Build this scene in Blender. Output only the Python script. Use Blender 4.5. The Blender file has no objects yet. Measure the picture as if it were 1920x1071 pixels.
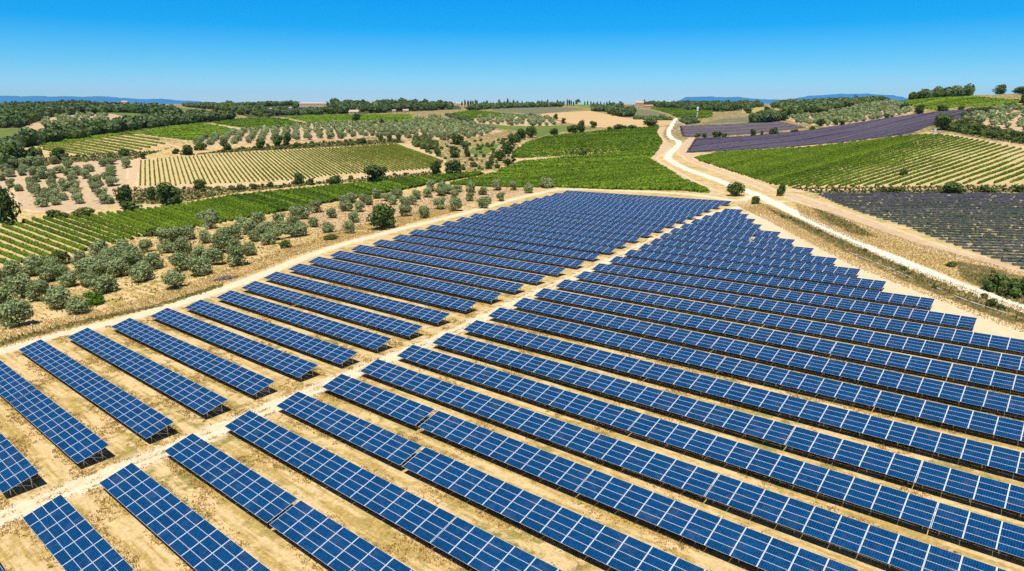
import bpy, math, random
import numpy as np
random.seed(7); RNG = np.random.default_rng(7)
R = math.radians
sc = bpy.context.scene

# ------------------------------------------------------------------ camera, world, sun, exposure
F, HOR, CX, CY = 1260.0, 195.0, 960.0, 535.5        # focal length and horizon in photo pixels (1920 wide)
CAMZ = 43.41
PITCH = math.atan((CY - HOR) / F)
cam = bpy.data.objects.new('camera', bpy.data.cameras.new('camera'))
sc.collection.objects.link(cam); sc.camera = cam
cam.data.sensor_width = 36.0; cam.data.lens = 36.0 * F / 1920.0
cam.data.clip_start = 0.5; cam.data.clip_end = 60000
cam.location = (0, 0, CAMZ); cam.rotation_euler = (math.pi / 2 - PITCH, 0, 0)

SUN_AZ, SUN_EL = R(192.0), R(70.0)      # azimuth clockwise from +y (north of the scene)
world = bpy.data.worlds.new('World'); sc.world = world; world.use_nodes = True
wn = world.node_tree; wn.nodes.clear()
def N(nt, typ, **kw):
    n = nt.nodes.new(typ)
    for k, v in kw.items():
        if k in n.inputs.keys() if isinstance(k, str) else False: n.inputs[k].default_value = v
        else: setattr(n, k, v)
    return n
sky = N(wn, 'ShaderNodeTexSky', sky_type='NISHITA', sun_disc=False)
sky.sun_elevation = SUN_EL; sky.sun_rotation = SUN_AZ
sky.altitude = 400; sky.air_density = 1.0; sky.dust_density = 0.3; sky.ozone_density = 3.0
tc = N(wn, 'ShaderNodeTexCoord'); sp = N(wn, 'ShaderNodeSeparateXYZ')
wn.links.new(tc.outputs['Generated'], sp.inputs[0])
rmp = N(wn, 'ShaderNodeValToRGB'); el = rmp.color_ramp.elements     # clear deep-blue southern sky: saturation by elevation
el[0].position = 0.0; el[0].color = (0.58, 0.88, 1.38, 1)
el[1].position = 0.16; el[1].color = (0.0, 0.60, 1.12, 1)
e = el.new(0.05); e.color = (0.25, 0.73, 1.13, 1)
e = el.new(0.10); e.color = (0.02, 0.60, 1.09, 1)
e = el.new(0.3); e.color = (0.12, 0.26, 0.50, 1)
wn.links.new(sp.outputs['Z'], rmp.inputs[0])
mx = N(wn, 'ShaderNodeMix', data_type='RGBA', blend_type='MULTIPLY'); mx.inputs['Factor'].default_value = 1.0
wn.links.new(sky.outputs[0], mx.inputs['A']); wn.links.new(rmp.outputs[0], mx.inputs['B'])
bg = N(wn, 'ShaderNodeBackground'); bg.inputs['Strength'].default_value = 0.13
wo = N(wn, 'ShaderNodeOutputWorld')
wn.links.new(mx.outputs['Result'], bg.inputs['Color']); wn.links.new(bg.outputs[0], wo.inputs[0])

sun = bpy.data.objects.new('sun', bpy.data.lights.new('sun', 'SUN')); sc.collection.objects.link(sun)
sun.data.energy = 5.0; sun.data.angle = R(0.53); sun.data.color = (1.0, 0.95, 0.86)
sun.rotation_euler = (math.pi / 2 - SUN_EL, 0, math.pi - SUN_AZ)
sc.view_settings.view_transform = 'Standard'; sc.view_settings.look = 'None'
sc.view_settings.exposure = 0.0; sc.view_settings.gamma = 1.0
try:
    sc.cycles.max_bounces = 6; sc.cycles.diffuse_bounces = 3; sc.cycles.transmission_bounces = 3
    sc.cycles.volume_bounces = 0; sc.cycles.use_denoising = False
except Exception: pass

# ------------------------------------------------------------------ helpers
def mesh_np(name, V, Fc, mats=(), midx=None, uv=None, smooth=False):
    """V (n,3); Fc (m,k) all faces with k corners, or a list of such arrays."""
    me = bpy.data.meshes.new(name)
    V = np.asarray(V, np.float32)
    Fs = Fc if isinstance(Fc, list) else [Fc]
    Fs = [np.asarray(f, np.int32) for f in Fs if len(f)]
    me.vertices.add(len(V)); me.vertices.foreach_set('co', V.ravel())
    loops = np.concatenate([f.ravel() for f in Fs]); sizes = np.concatenate([np.full(len(f), f.shape[1], np.int32) for f in Fs])
    me.loops.add(len(loops)); me.loops.foreach_set('vertex_index', loops)
    starts = np.concatenate([[0], np.cumsum(sizes)[:-1]]).astype(np.int32)
    me.polygons.add(len(sizes)); me.polygons.foreach_set('loop_start', starts); me.polygons.foreach_set('loop_total', sizes)
    for m in mats: me.materials.append(m)
    if midx is not None: me.polygons.foreach_set('material_index', np.asarray(midx, np.int32))
    if uv is not None:
        l = me.uv_layers.new(name='UVMap'); l.data.foreach_set('uv', np.asarray(uv, np.float32).ravel())
    me.update(calc_edges=True)
    me.polygons.foreach_set('use_smooth', np.full(len(sizes), bool(smooth)))
    me.update()
    return me
def link(name, me, parent=None, loc=None):
    o = bpy.data.objects.new(name, me); sc.collection.objects.link(o)
    if parent is not None: o.parent = parent
    if loc is not None: o.location = loc
    return o
def empty(name, loc, rz=0.0):
    o = bpy.data.objects.new(name, None); sc.collection.objects.link(o)
    o.location = loc; o.rotation_euler = (0, 0, rz); o.empty_display_size = 0.5
    return o
def tag(o, label=None, cat=None, group=None, kind=None):
    if label: o['label'] = label
    if cat: o['category'] = cat
    if group: o['group'] = group
    if kind: o['kind'] = kind
    return o
class MB:
    """collects quads; several shapes, one mesh"""
    def __init__(s): s.v = []; s.f = []; s.m = []
    def add(s, V, Fc, m=0):
        b = len(s.v); s.v += [tuple(p) for p in V]
        for f in Fc: s.f.append([b + i for i in f]); s.m.append(m)
    def box(s, c, size, rot=None, m=0):
        hx, hy, hz = [a / 2 for a in size]
        P = np.array([(x, y, z) for x in (-hx, hx) for y in (-hy, hy) for z in (-hz, hz)])
        if rot is not None: P = P @ np.array(rot).T
        s.add(P + np.array(c), [(0, 1, 3, 2), (4, 6, 7, 5), (0, 4, 5, 1), (2, 3, 7, 6), (0, 2, 6, 4), (1, 5, 7, 3)], m)
    def bar(s, a, b, w, m=0, n=4, w2=None):
        a = np.array(a, float); b = np.array(b, float); d = b - a; L = np.linalg.norm(d); d = d / L
        u = np.cross(d, (0, 0, 1.0)); 
        if np.linalg.norm(u) < 1e-3: u = np.array((1.0, 0, 0))
        u /= np.linalg.norm(u); v = np.cross(u, d); w2 = w if w2 is None else w2
        ang = np.arange(n) * 2 * math.pi / n + math.pi / n
        A = [a + (u * math.cos(t) + v * math.sin(t)) * w / 2 * (1.414 if n == 4 else 1) for t in ang]
        B = [b + (u * math.cos(t) + v * math.sin(t)) * w2 / 2 * (1.414 if n == 4 else 1) for t in ang]
        s.add(A + B, [(i, (i + 1) % n, n + (i + 1) % n, n + i) for i in range(n)] + [tuple(range(n))[::-1], tuple(range(n, 2 * n))], m)
    def mesh(s, name, mats=()):
        me = bpy.data.meshes.new(name); me.from_pydata(s.v, [], s.f)
        for m in mats: me.materials.append(m)
        me.polygons.foreach_set('material_index', s.m); me.update(); return me
    def build(s, name, mats, parent=None, loc=None): return link(name, s.mesh(name, mats), parent, loc)

# ------------------------------------------------------------------ materials
def mat(name, rough=0.9, spec=0.2):
    m = bpy.data.materials.new(name); m.use_nodes = True; nt = m.node_tree
    b = nt.nodes['Principled BSDF']; b.inputs['Roughness'].default_value = rough; b.inputs['Specular IOR Level'].default_value = spec
    return m, nt, b
def noise(nt, vec, scale, detail=4, rough=0.6, dist=0.0):
    n = nt.nodes.new('ShaderNodeTexNoise'); n.inputs['Scale'].default_value = scale; n.inputs['Detail'].default_value = detail
    n.inputs['Roughness'].default_value = rough; n.inputs['Distortion'].default_value = dist
    if vec is not None: nt.links.new(vec, n.inputs['Vector'])
    return n.outputs['Fac']
def ramp(nt, fac, stops):
    r = nt.nodes.new('ShaderNodeValToRGB'); e = r.color_ramp.elements
    while len(e) > 1: e.remove(e[-1])
    e[0].position = stops[0][0]; e[0].color = (*stops[0][1], 1)
    for p, c in stops[1:]:
        q = e.new(p); q.color = (*c, 1)
    nt.links.new(fac, r.inputs[0]); return r.outputs[0]
def mixc(nt, fac, a, b, mode='MIX'):
    n = nt.nodes.new('ShaderNodeMix'); n.data_type = 'RGBA'; n.blend_type = mode
    for s_, v in (('Factor', fac), ('A', a), ('B', b)):
        if isinstance(v, (int, float)): n.inputs[s_].default_value = v
        elif isinstance(v, tuple): n.inputs[s_].default_value = (*v, 1)
        else: nt.links.new(v, n.inputs[s_])
    return n.outputs['Result']
def mth(nt, op, a, b=None, c=None, clamp=False):
    n = nt.nodes.new('ShaderNodeMath'); n.operation = op; n.use_clamp = clamp
    for i, v in enumerate((a, b, c)):
        if v is None: continue
        if isinstance(v, (int, float)): n.inputs[i].default_value = v
        else: nt.links.new(v, n.inputs[i])
    return n.outputs[0]
def smooth(nt, v, lo, hi):
    n = nt.nodes.new('ShaderNodeMapRange'); n.interpolation_type = 'SMOOTHSTEP'
    nt.links.new(v, n.inputs['Value']); n.inputs['From Min'].default_value = lo; n.inputs['From Max'].default_value = hi
    return n.outputs['Result']
def pos(nt, scale=(1, 1, 1), rz=0.0):
    g = nt.nodes.new('ShaderNodeNewGeometry'); mp = nt.nodes.new('ShaderNodeMapping')
    mp.vector_type = 'TEXTURE' if False else 'POINT'; mp.inputs['Scale'].default_value = scale; mp.inputs['Rotation'].default_value = (0, 0, rz)
    nt.links.new(g.outputs['Position'], mp.inputs['Vector']); return mp.outputs[0]
def bump(nt, b, h, strength=0.5, dist=0.2):
    n = nt.nodes.new('ShaderNodeBump'); n.inputs['Strength'].default_value = strength; n.inputs['Distance'].default_value = dist
    nt.links.new(h, n.inputs['Height']); nt.links.new(n.outputs[0], b.inputs['Normal'])

YAW = -0.709408790327149                      # direction of the panel rows
DU = np.array([math.cos(YAW), math.sin(YAW)]); DV = np.array([-math.sin(YAW), math.cos(YAW)])

def ground_mat():
    m, nt, b = mat('dry_grass_ground')
    p = pos(nt); pr = pos(nt, (0.22, 1, 1), -YAW)
    # rotate first, then squeeze: long streaks along the rows
    g = nt.nodes.new('ShaderNodeNewGeometry'); vr = nt.nodes.new('ShaderNodeVectorRotate'); vr.rotation_type = 'Z_AXIS'; vr.inputs['Angle'].default_value = -YAW
    nt.links.new(g.outputs['Position'], vr.inputs['Vector']); mp = nt.nodes.new('ShaderNodeMapping'); mp.inputs['Scale'].default_value = (0.07, 1, 1)
    nt.links.new(vr.outputs[0], mp.inputs['Vector']); st = mp.outputs[0]
    fine = mth(nt, 'ADD', mth(nt, 'MULTIPLY', noise(nt, p, 3.2, 6, 0.8), 0.6), mth(nt, 'MULTIPLY', noise(nt, p, 1.1, 4, 0.7, 0.8), 0.4)); mid = noise(nt, p, 0.35, 5, 0.65, 0.6); big = noise(nt, p, 0.03, 4, 0.55); stre = noise(nt, st, 0.75, 6, 0.72, 0.3)
    sand = ramp(nt, fine, [(0.30, (0.44, 0.300, 0.125)), (0.5, (0.71, 0.520, 0.250)), (0.7, (0.90, 0.71, 0.40))])
    straw = ramp(nt, fine, [(0.28, (0.19, 0.130, 0.038)), (0.48, (0.46, 0.320, 0.092)), (0.66, (0.72, 0.52, 0.20))])
    gm = mth(nt, 'ADD', mth(nt, 'MULTIPLY', stre, 0.7), mth(nt, 'MULTIPLY', mid, 0.3))
    col = mixc(nt, smooth(nt, gm, 0.45, 0.56), sand, straw)
    weed = ramp(nt, fine, [(0.3, (0.10, 0.11, 0.025)), (0.6, (0.29, 0.28, 0.075))])
    wm = mth(nt, 'MULTIPLY', smooth(nt, mid, 0.52, 0.62), smooth(nt, big, 0.44, 0.56))
    col = mixc(nt, mth(nt, 'MULTIPLY', wm, 0.75), col, weed)
    at = nt.nodes.new('ShaderNodeAttribute'); at.attribute_name = 'wear'; sx = nt.nodes.new('ShaderNodeSeparateColor')
    nt.links.new(at.outputs['Color'], sx.inputs[0])
    # R bare soil, G scrub green, B pink soil
    j = mth(nt, 'ADD', sx.outputs[0], mth(nt, 'MULTIPLY', mth(nt, 'SUBTRACT', mid, 0.5), 1.2))
    bare = ramp(nt, fine, [(0.3, (0.60, 0.45, 0.25)), (0.65, (0.88, 0.72, 0.47))])
    col = mixc(nt, smooth(nt, j, 0.3, 0.7), col, bare)
    pk = ramp(nt, fine, [(0.3, (0.42, 0.27, 0.145)), (0.65, (0.66, 0.46, 0.28))])
    k = mth(nt, 'ADD', sx.outputs[2], mth(nt, 'MULTIPLY', mth(nt, 'SUBTRACT', mid, 0.5), 0.8))
    col = mixc(nt, smooth(nt, k, 0.35, 0.75), col, pk)
    k = mth(nt, 'ADD', sx.outputs[1], mth(nt, 'MULTIPLY', mth(nt, 'SUBTRACT', mid, 0.5), 1.6))
    sc_ = ramp(nt, fine, [(0.3, (0.05, 0.055, 0.016)), (0.55, (0.15, 0.135, 0.04)), (0.75, (0.28, 0.22, 0.08))])
    col = mixc(nt, smooth(nt, k, 0.35, 0.8), col, sc_)
    nt.links.new(col, b.inputs['Base Color'])
    bump(nt, b, mth(nt, 'ADD', mth(nt, 'MULTIPLY', fine, 0.6), mid), 0.7, 0.35)
    return m
def soil_mat(name, lo, hi, weed=None, wlo=0.55, wscale=0.3, stretch=None, rz=0.0):
    m, nt, b = mat(name); p = pos(nt)
    if stretch:
        g = nt.nodes.new('ShaderNodeNewGeometry'); vr = nt.nodes.new('ShaderNodeVectorRotate'); vr.rotation_type = 'Z_AXIS'; vr.inputs['Angle'].default_value = rz
        nt.links.new(g.outputs['Position'], vr.inputs['Vector']); mp = nt.nodes.new('ShaderNodeMapping'); mp.inputs['Scale'].default_value = stretch
        nt.links.new(vr.outputs[0], mp.inputs['Vector']); q = mp.outputs[0]
    else: q = p
    fine = noise(nt, p, 2.0, 5, 0.7); mid = noise(nt, q, wscale, 5, 0.65, 0.5)
    col = ramp(nt, mth(nt, 'ADD', mth(nt, 'MULTIPLY', fine, 0.5), mth(nt, 'MULTIPLY', mid, 0.5)), [(0.36, lo), (0.62, hi)])
    if weed: col = mixc(nt, smooth(nt, mid, wlo, wlo + 0.1), col, weed)
    nt.links.new(col, b.inputs['Base Color']); bump(nt, b, fine, 0.5, 0.2)
    return m
def leaf_mat(name, dark, mid_, light, scale=0.08, trans=0.25, purple=None):
    m, nt, b = mat(name, 0.75, 0.15)
    g = nt.nodes.new('ShaderNodeNewGeometry'); oi = nt.nodes.new('ShaderNodeObjectInfo')
    n = noise(nt, g.outputs['Position'], scale, 3)
    f = mth(nt, 'ADD', mth(nt, 'MULTIPLY', g.outputs['Random Per Island'], 0.55), mth(nt, 'MULTIPLY', n, 0.35))
    f = mth(nt, 'ADD', f, mth(nt, 'MULTIPLY', oi.outputs['Random'], 0.18))
    col = ramp(nt, f, [(0.18, dark), (0.5, mid_), (0.88, light)])
    nt.links.new(col, b.inputs['Base Color'])
    if trans:
        t = nt.nodes.new('ShaderNodeBsdfTranslucent'); nt.links.new(col, t.inputs['Color'])
        mxs = nt.nodes.new('ShaderNodeMixShader'); mxs.inputs[0].default_value = trans
        nt.links.new(b.outputs[0], mxs.inputs[1]); nt.links.new(t.outputs[0], mxs.inputs[2])
        nt.links.new(mxs.outputs[0], nt.nodes['Material Output'].inputs['Surface'])
    return m
def plain(name, col, rough=0.7, spec=0.3, metal=0.0, var=0.15, scale=1.0):
    m, nt, b = mat(name, rough, spec); b.inputs['Metallic'].default_value = metal
    n = noise(nt, pos(nt), scale, 4)
    c = ramp(nt, n, [(0.3, tuple(x * (1 - var) for x in col)), (0.7, tuple(min(1, x * (1 + var)) for x in col))])
    nt.links.new(c, b.inputs['Base Color']); return m

def module_mat():
    m, nt, b = mat('solar_module', 0.22, 0.3)
    uv = nt.nodes.new('ShaderNodeUVMap'); sx = nt.nodes.new('ShaderNodeSeparateXYZ'); nt.links.new(uv.outputs[0], sx.inputs[0])
    U, V = sx.outputs[0], sx.outputs[1]            # U 0..1 along the row (2.65 m), V 0..1 up the slope (1.02 m)
    fu = mth(nt, 'FRACT', U); fv = mth(nt, 'FRACT', V)
    du = mth(nt, 'SUBTRACT', 0.5, mth(nt, 'ABSOLUTE', mth(nt, 'SUBTRACT', fu, 0.5)))
    dv = mth(nt, 'SUBTRACT', 0.5, mth(nt, 'ABSOLUTE', mth(nt, 'SUBTRACT', fv, 0.5)))
    fr = mth(nt, 'MAXIMUM', mth(nt, 'LESS_THAN', du, 0.0175), mth(nt, 'LESS_THAN', dv, 0.0185))
    cu = mth(nt, 'MULTIPLY', fu, 12.0); cv = mth(nt, 'MULTIPLY', fv, 6.0)
    gu = mth(nt, 'SUBTRACT', 0.5, mth(nt, 'ABSOLUTE', mth(nt, 'SUBTRACT', mth(nt, 'FRACT', cu), 0.5)))
    gv = mth(nt, 'SUBTRACT', 0.5, mth(nt, 'ABSOLUTE', mth(nt, 'SUBTRACT', mth(nt, 'FRACT', cv), 0.5)))
    ln = mth(nt, 'MAXIMUM', mth(nt, 'LESS_THAN', gu, 0.06), mth(nt, 'LESS_THAN', gv, 0.07))
    g = nt.nodes.new('ShaderNodeNewGeometry'); wn_ = nt.nodes.new('ShaderNodeTexWhiteNoise'); wn_.noise_dimensions = '4D'
    cb = nt.nodes.new('ShaderNodeCombineXYZ'); nt.links.new(mth(nt, 'FLOOR', cu), cb.inputs[0]); nt.links.new(mth(nt, 'FLOOR', cv), cb.inputs[1])
    oi = nt.nodes.new('ShaderNodeObjectInfo')
    seed = mth(nt, 'ADD', mth(nt, 'MULTIPLY', g.outputs['Random Per Island'], 91.7), mth(nt, 'MULTIPLY', oi.outputs['Random'], 53.1))
    nt.links.new(cb.outputs[0], wn_.inputs['Vector']); nt.links.new(seed, wn_.inputs['W'])
    cell = ramp(nt, wn_.outputs['Value'], [(0.0, (0.0010, 0.020, 0.070)), (0.5, (0.0016, 0.030, 0.098)), (1.0, (0.003, 0.047, 0.138))])
    wn2 = nt.nodes.new('ShaderNodeTexWhiteNoise'); wn2.noise_dimensions = '1D'; nt.links.new(seed, wn2.inputs['W'])
    mod = mth(nt, 'ADD', 0.85, mth(nt, 'MULTIPLY', wn2.outputs['Value'], 0.3))
    vm = nt.nodes.new('ShaderNodeVectorMath'); vm.operation = 'SCALE'; nt.links.new(cell, vm.inputs[0]); nt.links.new(mod, vm.inputs['Scale'])
    col = mixc(nt, mth(nt, 'MULTIPLY', ln, 0.7), vm.outputs[0], (0.02, 0.17, 0.42))
    dust = noise(nt, pos(nt), 0.5, 4)
    col = mixc(nt, mth(nt, 'MULTIPLY', smooth(nt, dust, 0.5, 0.75), 0.07), col, (0.35, 0.33, 0.30))
    col = mixc(nt, fr, col, (0.80, 0.83, 0.88))
    nt.links.new(col, b.inputs['Base Color'])
    nt.links.new(mth(nt, 'ADD', 0.20, mth(nt, 'MULTIPLY', fr, 0.3)), b.inputs['Roughness'])
    return m

M = {}
M['ground'] = ground_mat()
M['track'] = soil_mat('dirt_track_soil', (0.66, 0.51, 0.31), (0.90, 0.75, 0.52), (0.50, 0.37, 0.17), 0.60, 0.45)
M['road'] = soil_mat('pale_gravel', (0.74, 0.64, 0.48), (0.88, 0.81, 0.66), (0.62, 0.51, 0.34), 0.58, 0.4)
M['bare'] = soil_mat('bare_tan_soil', (0.50, 0.35, 0.19), (0.72, 0.53, 0.32), (0.34, 0.27, 0.11), 0.60, 0.2)
M['orchard_soil'] = soil_mat('pink_tan_orchard_soil', (0.47, 0.33, 0.185), (0.67, 0.495, 0.31), (0.30, 0.25, 0.095), 0.56, 0.15)
M['vine_soil'] = soil_mat('vineyard_soil', (0.50, 0.37, 0.16), (0.70, 0.54, 0.28), (0.30, 0.27, 0.08), 0.58, 0.25)
M['vine_green'] = soil_mat('green_vine_ground', (0.09, 0.12, 0.016), (0.20, 0.24, 0.03), (0.34, 0.30, 0.09), 0.66, 0.2)
M['far_green'] = soil_mat('distant_green_crop', (0.11, 0.175, 0.010), (0.24, 0.33, 0.022), (0.34, 0.36, 0.06), 0.66, 0.09)
M['far_green_dull'] = soil_mat('distant_dull_green_crop', (0.09, 0.14, 0.022), (0.19, 0.245, 0.045), (0.30, 0.29, 0.08), 0.62, 0.06)
M['grey_green'] = soil_mat('grey_green_grove_ground', (0.11, 0.12, 0.06), (0.24, 0.23, 0.12), (0.40, 0.32, 0.18), 0.6, 0.12)
M['stubble'] = soil_mat('golden_stubble', (0.52, 0.35, 0.15), (0.70, 0.49, 0.24), (0.42, 0.30, 0.12), 0.60, 0.05, (0.2, 1, 1), 0.3)
M['gold'] = soil_mat('pale_gold_meadow', (0.36, 0.29, 0.09), (0.52, 0.42, 0.15), (0.25, 0.25, 0.06), 0.58, 0.05)
M['lav_purple'] = soil_mat('purple_lavender_ground', (0.06, 0.046, 0.11), (0.11, 0.085, 0.18), (0.17, 0.14, 0.15), 0.60, 0.045, (0.15, 1, 1), 0.5)
M['lav_grey'] = soil_mat('greyish_lavender_ground', (0.095, 0.075, 0.095), (0.175, 0.14, 0.15), (0.27, 0.21, 0.15), 0.58, 0.06, (0.15, 1, 1), 0.3)
M['lav_soil'] = soil_mat('lavender_row_soil', (0.34, 0.28, 0.13), (0.54, 0.44, 0.23), (0.17, 0.20, 0.07), 0.50, 0.08)
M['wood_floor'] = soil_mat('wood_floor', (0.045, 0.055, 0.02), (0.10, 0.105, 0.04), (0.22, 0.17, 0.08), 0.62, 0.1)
M['scrub'] = soil_mat('scrub_ground', (0.09, 0.09, 0.03), (0.25, 0.20, 0.08), (0.42, 0.31, 0.15), 0.54, 0.12)
M['module'] = module_mat()
M['back'] = plain('module_backsheet', (0.10, 0.10, 0.11), 0.6)
M['steel'] = plain('galvanised_steel', (0.42, 0.43, 0.45), 0.4, 0.5, 0.7)
M['olive'] = leaf_mat('olive_leaves', (0.10, 0.135, 0.042), (0.25, 0.31, 0.120), (0.46, 0.53, 0.26), 0.05, 0.2)
M['oak'] = leaf_mat('dark_oak_leaves', (0.024, 0.048, 0.010), (0.072, 0.118, 0.024), (0.16, 0.23, 0.055), 0.05, 0.2)
M['bush'] = leaf_mat('green_bush_leaves', (0.035, 0.060, 0.012), (0.10, 0.145, 0.030), (0.21, 0.26, 0.065), 0.06, 0.25)
M['bright'] = leaf_mat('bright_green_leaves', (0.04, 0.09, 0.008), (0.09, 0.20, 0.015), (0.18, 0.33, 0.03), 0.05, 0.3)
M['wood'] = leaf_mat('distant_wood_leaves', (0.034, 0.060, 0.020), (0.098, 0.145, 0.046), (0.20, 0.27, 0.10), 0.03, 0.1)
M['vine'] = leaf_mat('vine_leaves', (0.030, 0.070, 0.006), (0.125, 0.215, 0.012), (0.30, 0.42, 0.03), 0.03, 0.3)
M['vine2'] = leaf_mat('dusty_vine_leaves', (0.07, 0.10, 0.010), (0.17, 0.22, 0.020), (0.33, 0.37, 0.06), 0.05, 0.25)
M['lav'] = leaf_mat('lavender_sprigs', (0.030, 0.046, 0.026), (0.078, 0.095, 0.070), (0.15, 0.15, 0.15), 0.03, 0.15)
M['lav4'] = leaf_mat('violet_lavender_sprigs', (0.032, 0.038, 0.038), (0.080, 0.080, 0.095), (0.15, 0.14, 0.18), 0.03, 0.15)
M['lav3'] = leaf_mat('faded_lavender_sprigs', (0.055, 0.045, 0.055), (0.13, 0.105, 0.12), (0.22, 0.18, 0.18), 0.03, 0.1)
M['scrubleaf'] = leaf_mat('scrub_leaves', (0.055, 0.075, 0.018), (0.13, 0.15, 0.04), (0.27, 0.26, 0.09), 0.06, 0.3)
M['lav2'] = leaf_mat('purple_lavender_sprigs', (0.036, 0.032, 0.046), (0.086, 0.073, 0.106), (0.17, 0.14, 0.18), 0.02, 0.15)
M['straw'] = leaf_mat('dry_grass_blades', (0.34, 0.235, 0.075), (0.60, 0.435, 0.16), (0.80, 0.62, 0.29), 0.15, 0.45)
M['weed'] = leaf_mat('weed_blades', (0.11, 0.12, 0.03), (0.25, 0.25, 0.065), (0.45, 0.41, 0.14), 0.15, 0.3)
M['bark'] = plain('bark', (0.15, 0.115, 0.08), 0.95, 0.1, 0, 0.3, 3)
M['post'] = plain('weathered_wood_post', (0.22, 0.17, 0.12), 0.9, 0.1)
M['wire'] = plain('fence_wire', (0.20, 0.18, 0.16), 0.6, 0.3)
M['cream'] = plain('cream_render', (0.66, 0.55, 0.40), 0.9, 0.1, 0, 0.08, 0.3)
M['white'] = plain('white_paint', (0.78, 0.77, 0.72), 0.7, 0.2, 0, 0.05)
M['pinkwall'] = plain('warm_stone_wall', (0.56, 0.42, 0.30), 0.9, 0.1, 0, 0.15, 0.5)
M['tile'] = plain('terracotta_tiles', (0.50, 0.27, 0.16), 0.85, 0.1, 0, 0.2, 0.6)
M['paletile'] = plain('pale_roof_tiles', (0.60, 0.43, 0.32), 0.85, 0.1, 0, 0.15, 0.6)
M['dark'] = plain('dark_opening', (0.03, 0.03, 0.03), 0.5)
M['cab'] = plain('grey_blue_cabinet', (0.45, 0.55, 0.58), 0.5, 0.3)
M['concrete'] = plain('pale_concrete', (0.58, 0.53, 0.45), 0.9, 0.1, 0, 0.2, 1.5)
M['rock'] = plain('pale_rock', (0.56, 0.48, 0.38), 0.95, 0.1, 0, 0.25, 0.8)
M['twig'] = leaf_mat('pruned_branches', (0.18, 0.13, 0.10), (0.36, 0.27, 0.21), (0.58, 0.47, 0.38), 0.5, 0.0)
M['hill'] = soil_mat('haze_blue_far_hill', (0.022, 0.16, 0.35), (0.034, 0.21, 0.43), None, 0.5, 0.004)  # blue of the distant air painted into the hills' base colour

# ------------------------------------------------------------------ projection and terrain
cP, sP = math.cos(PITCH), math.sin(PITCH)
def rays(px, py):
    X = (np.asarray(px, float) - CX) / F; Y = (CY - np.asarray(py, float)) / F
    return np.stack([X, cP + Y * sP, -sP + Y * cP], -1)
def project(P):
    P = np.asarray(P, float); x = P[..., 0]; y = P[..., 1]; z = P[..., 2] - CAMZ
    d = y * cP - z * sP; d = np.where(d < 0.5, 0.5, d)
    return np.stack([CX + F * x / d, CY - F * (y * sP + z * cP) / d], -1)
def plane(x, y): return 0.030651 * x - 0.0071197 * y - 0.25
CT = []
def ctl(px, rows):
    for py, t in rows:
        D = rays(px, py); CT.append((t * D[0] / D[1], t, CAMZ + t * D[2] / D[1]))
ctl(-300, [(330, 480), (290, 560), (250, 720), (220, 950), (205, 1250), (197, 1800)])
ctl(0, [(370, 385), (340, 410), (300, 455), (265, 570), (240, 700), (220, 900), (206, 1200), (198, 1800)])
ctl(320, [(350, 400), (310, 450), (280, 520), (250, 640), (235, 730), (215, 930), (203, 1300), (197, 1800)])
ctl(560, [(215, 950), (203, 1300), (200, 1700)])
ctl(730, [(215, 950), (204, 1150), (193, 1400), (190, 1600), (197, 1900)])
ctl(640, [(330, 400), (300, 460), (275, 530), (250, 640), (235, 740), (215, 950), (201, 1300), (196, 1800)])
ctl(960, [(320, 430), (290, 510), (260, 640), (240, 760), (220, 950), (205, 1250), (197, 1800)])
ctl(1280, [(300, 460), (270, 560), (240, 740), (220, 950), (205, 1250), (198, 1700)])
ctl(1600, [(330, 365), (310, 405), (270, 520), (240, 640), (220, 760), (205, 950), (196, 1300), (193, 1700)])
ctl(1760, [(340, 345), (300, 415), (260, 500), (230, 590), (205, 690), (187, 780), (182, 850), (190, 1100), (195, 1600)])
ctl(1920, [(345, 330), (300, 400), (270, 470), (240, 550), (215, 640), (195, 720), (180, 810), (176, 880), (184, 1200), (192, 1600)])
ctl(2250, [(360, 320), (300, 400), (240, 540), (200, 700), (176, 820), (176, 900), (190, 1400)])
for u_ in (-330, -270, -215, -150, -90, -30, 30):
    for v_ in (-60, 0, 80, 160, 240, 300):
        if u_ < -215 and v_ > 200: continue
        x_, y_ = u_ * DU + v_ * DV
        CT.append((x_, y_, plane(x_, y_)))
for x_, y_ in ((100, 60), (200, 120), (160, 180), (220, 220), (200, 260), (-260, 120), (-300, 200), (-400, 250), (300, 100), (-100, -80), (100, -80), (0, -80)):
    CT.append((x_, y_, plane(x_, y_)))
for x_ in (-3000, -1500, 0, 1500, 3000):
    CT.append((x_, 3200, 41.0)); 
CT = np.array(CT)
CR = CT[:, 2] - plane(CT[:, 0], CT[:, 1])
def phi(d2): return np.sqrt(d2 + 40.0 ** 2)
_S = 0.01
_A = phi(((CT[:, None, :2] - CT[None, :, :2]) ** 2).sum(-1)) * _S
n_ = len(CT); _L = np.zeros((n_ + 1, n_ + 1)); _L[:n_, :n_] = _A - np.eye(n_) * 0.02; _L[:n_, n_] = 1; _L[n_, :n_] = 1
_W = np.linalg.solve(_L, np.append(CR, 0.0))
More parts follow.
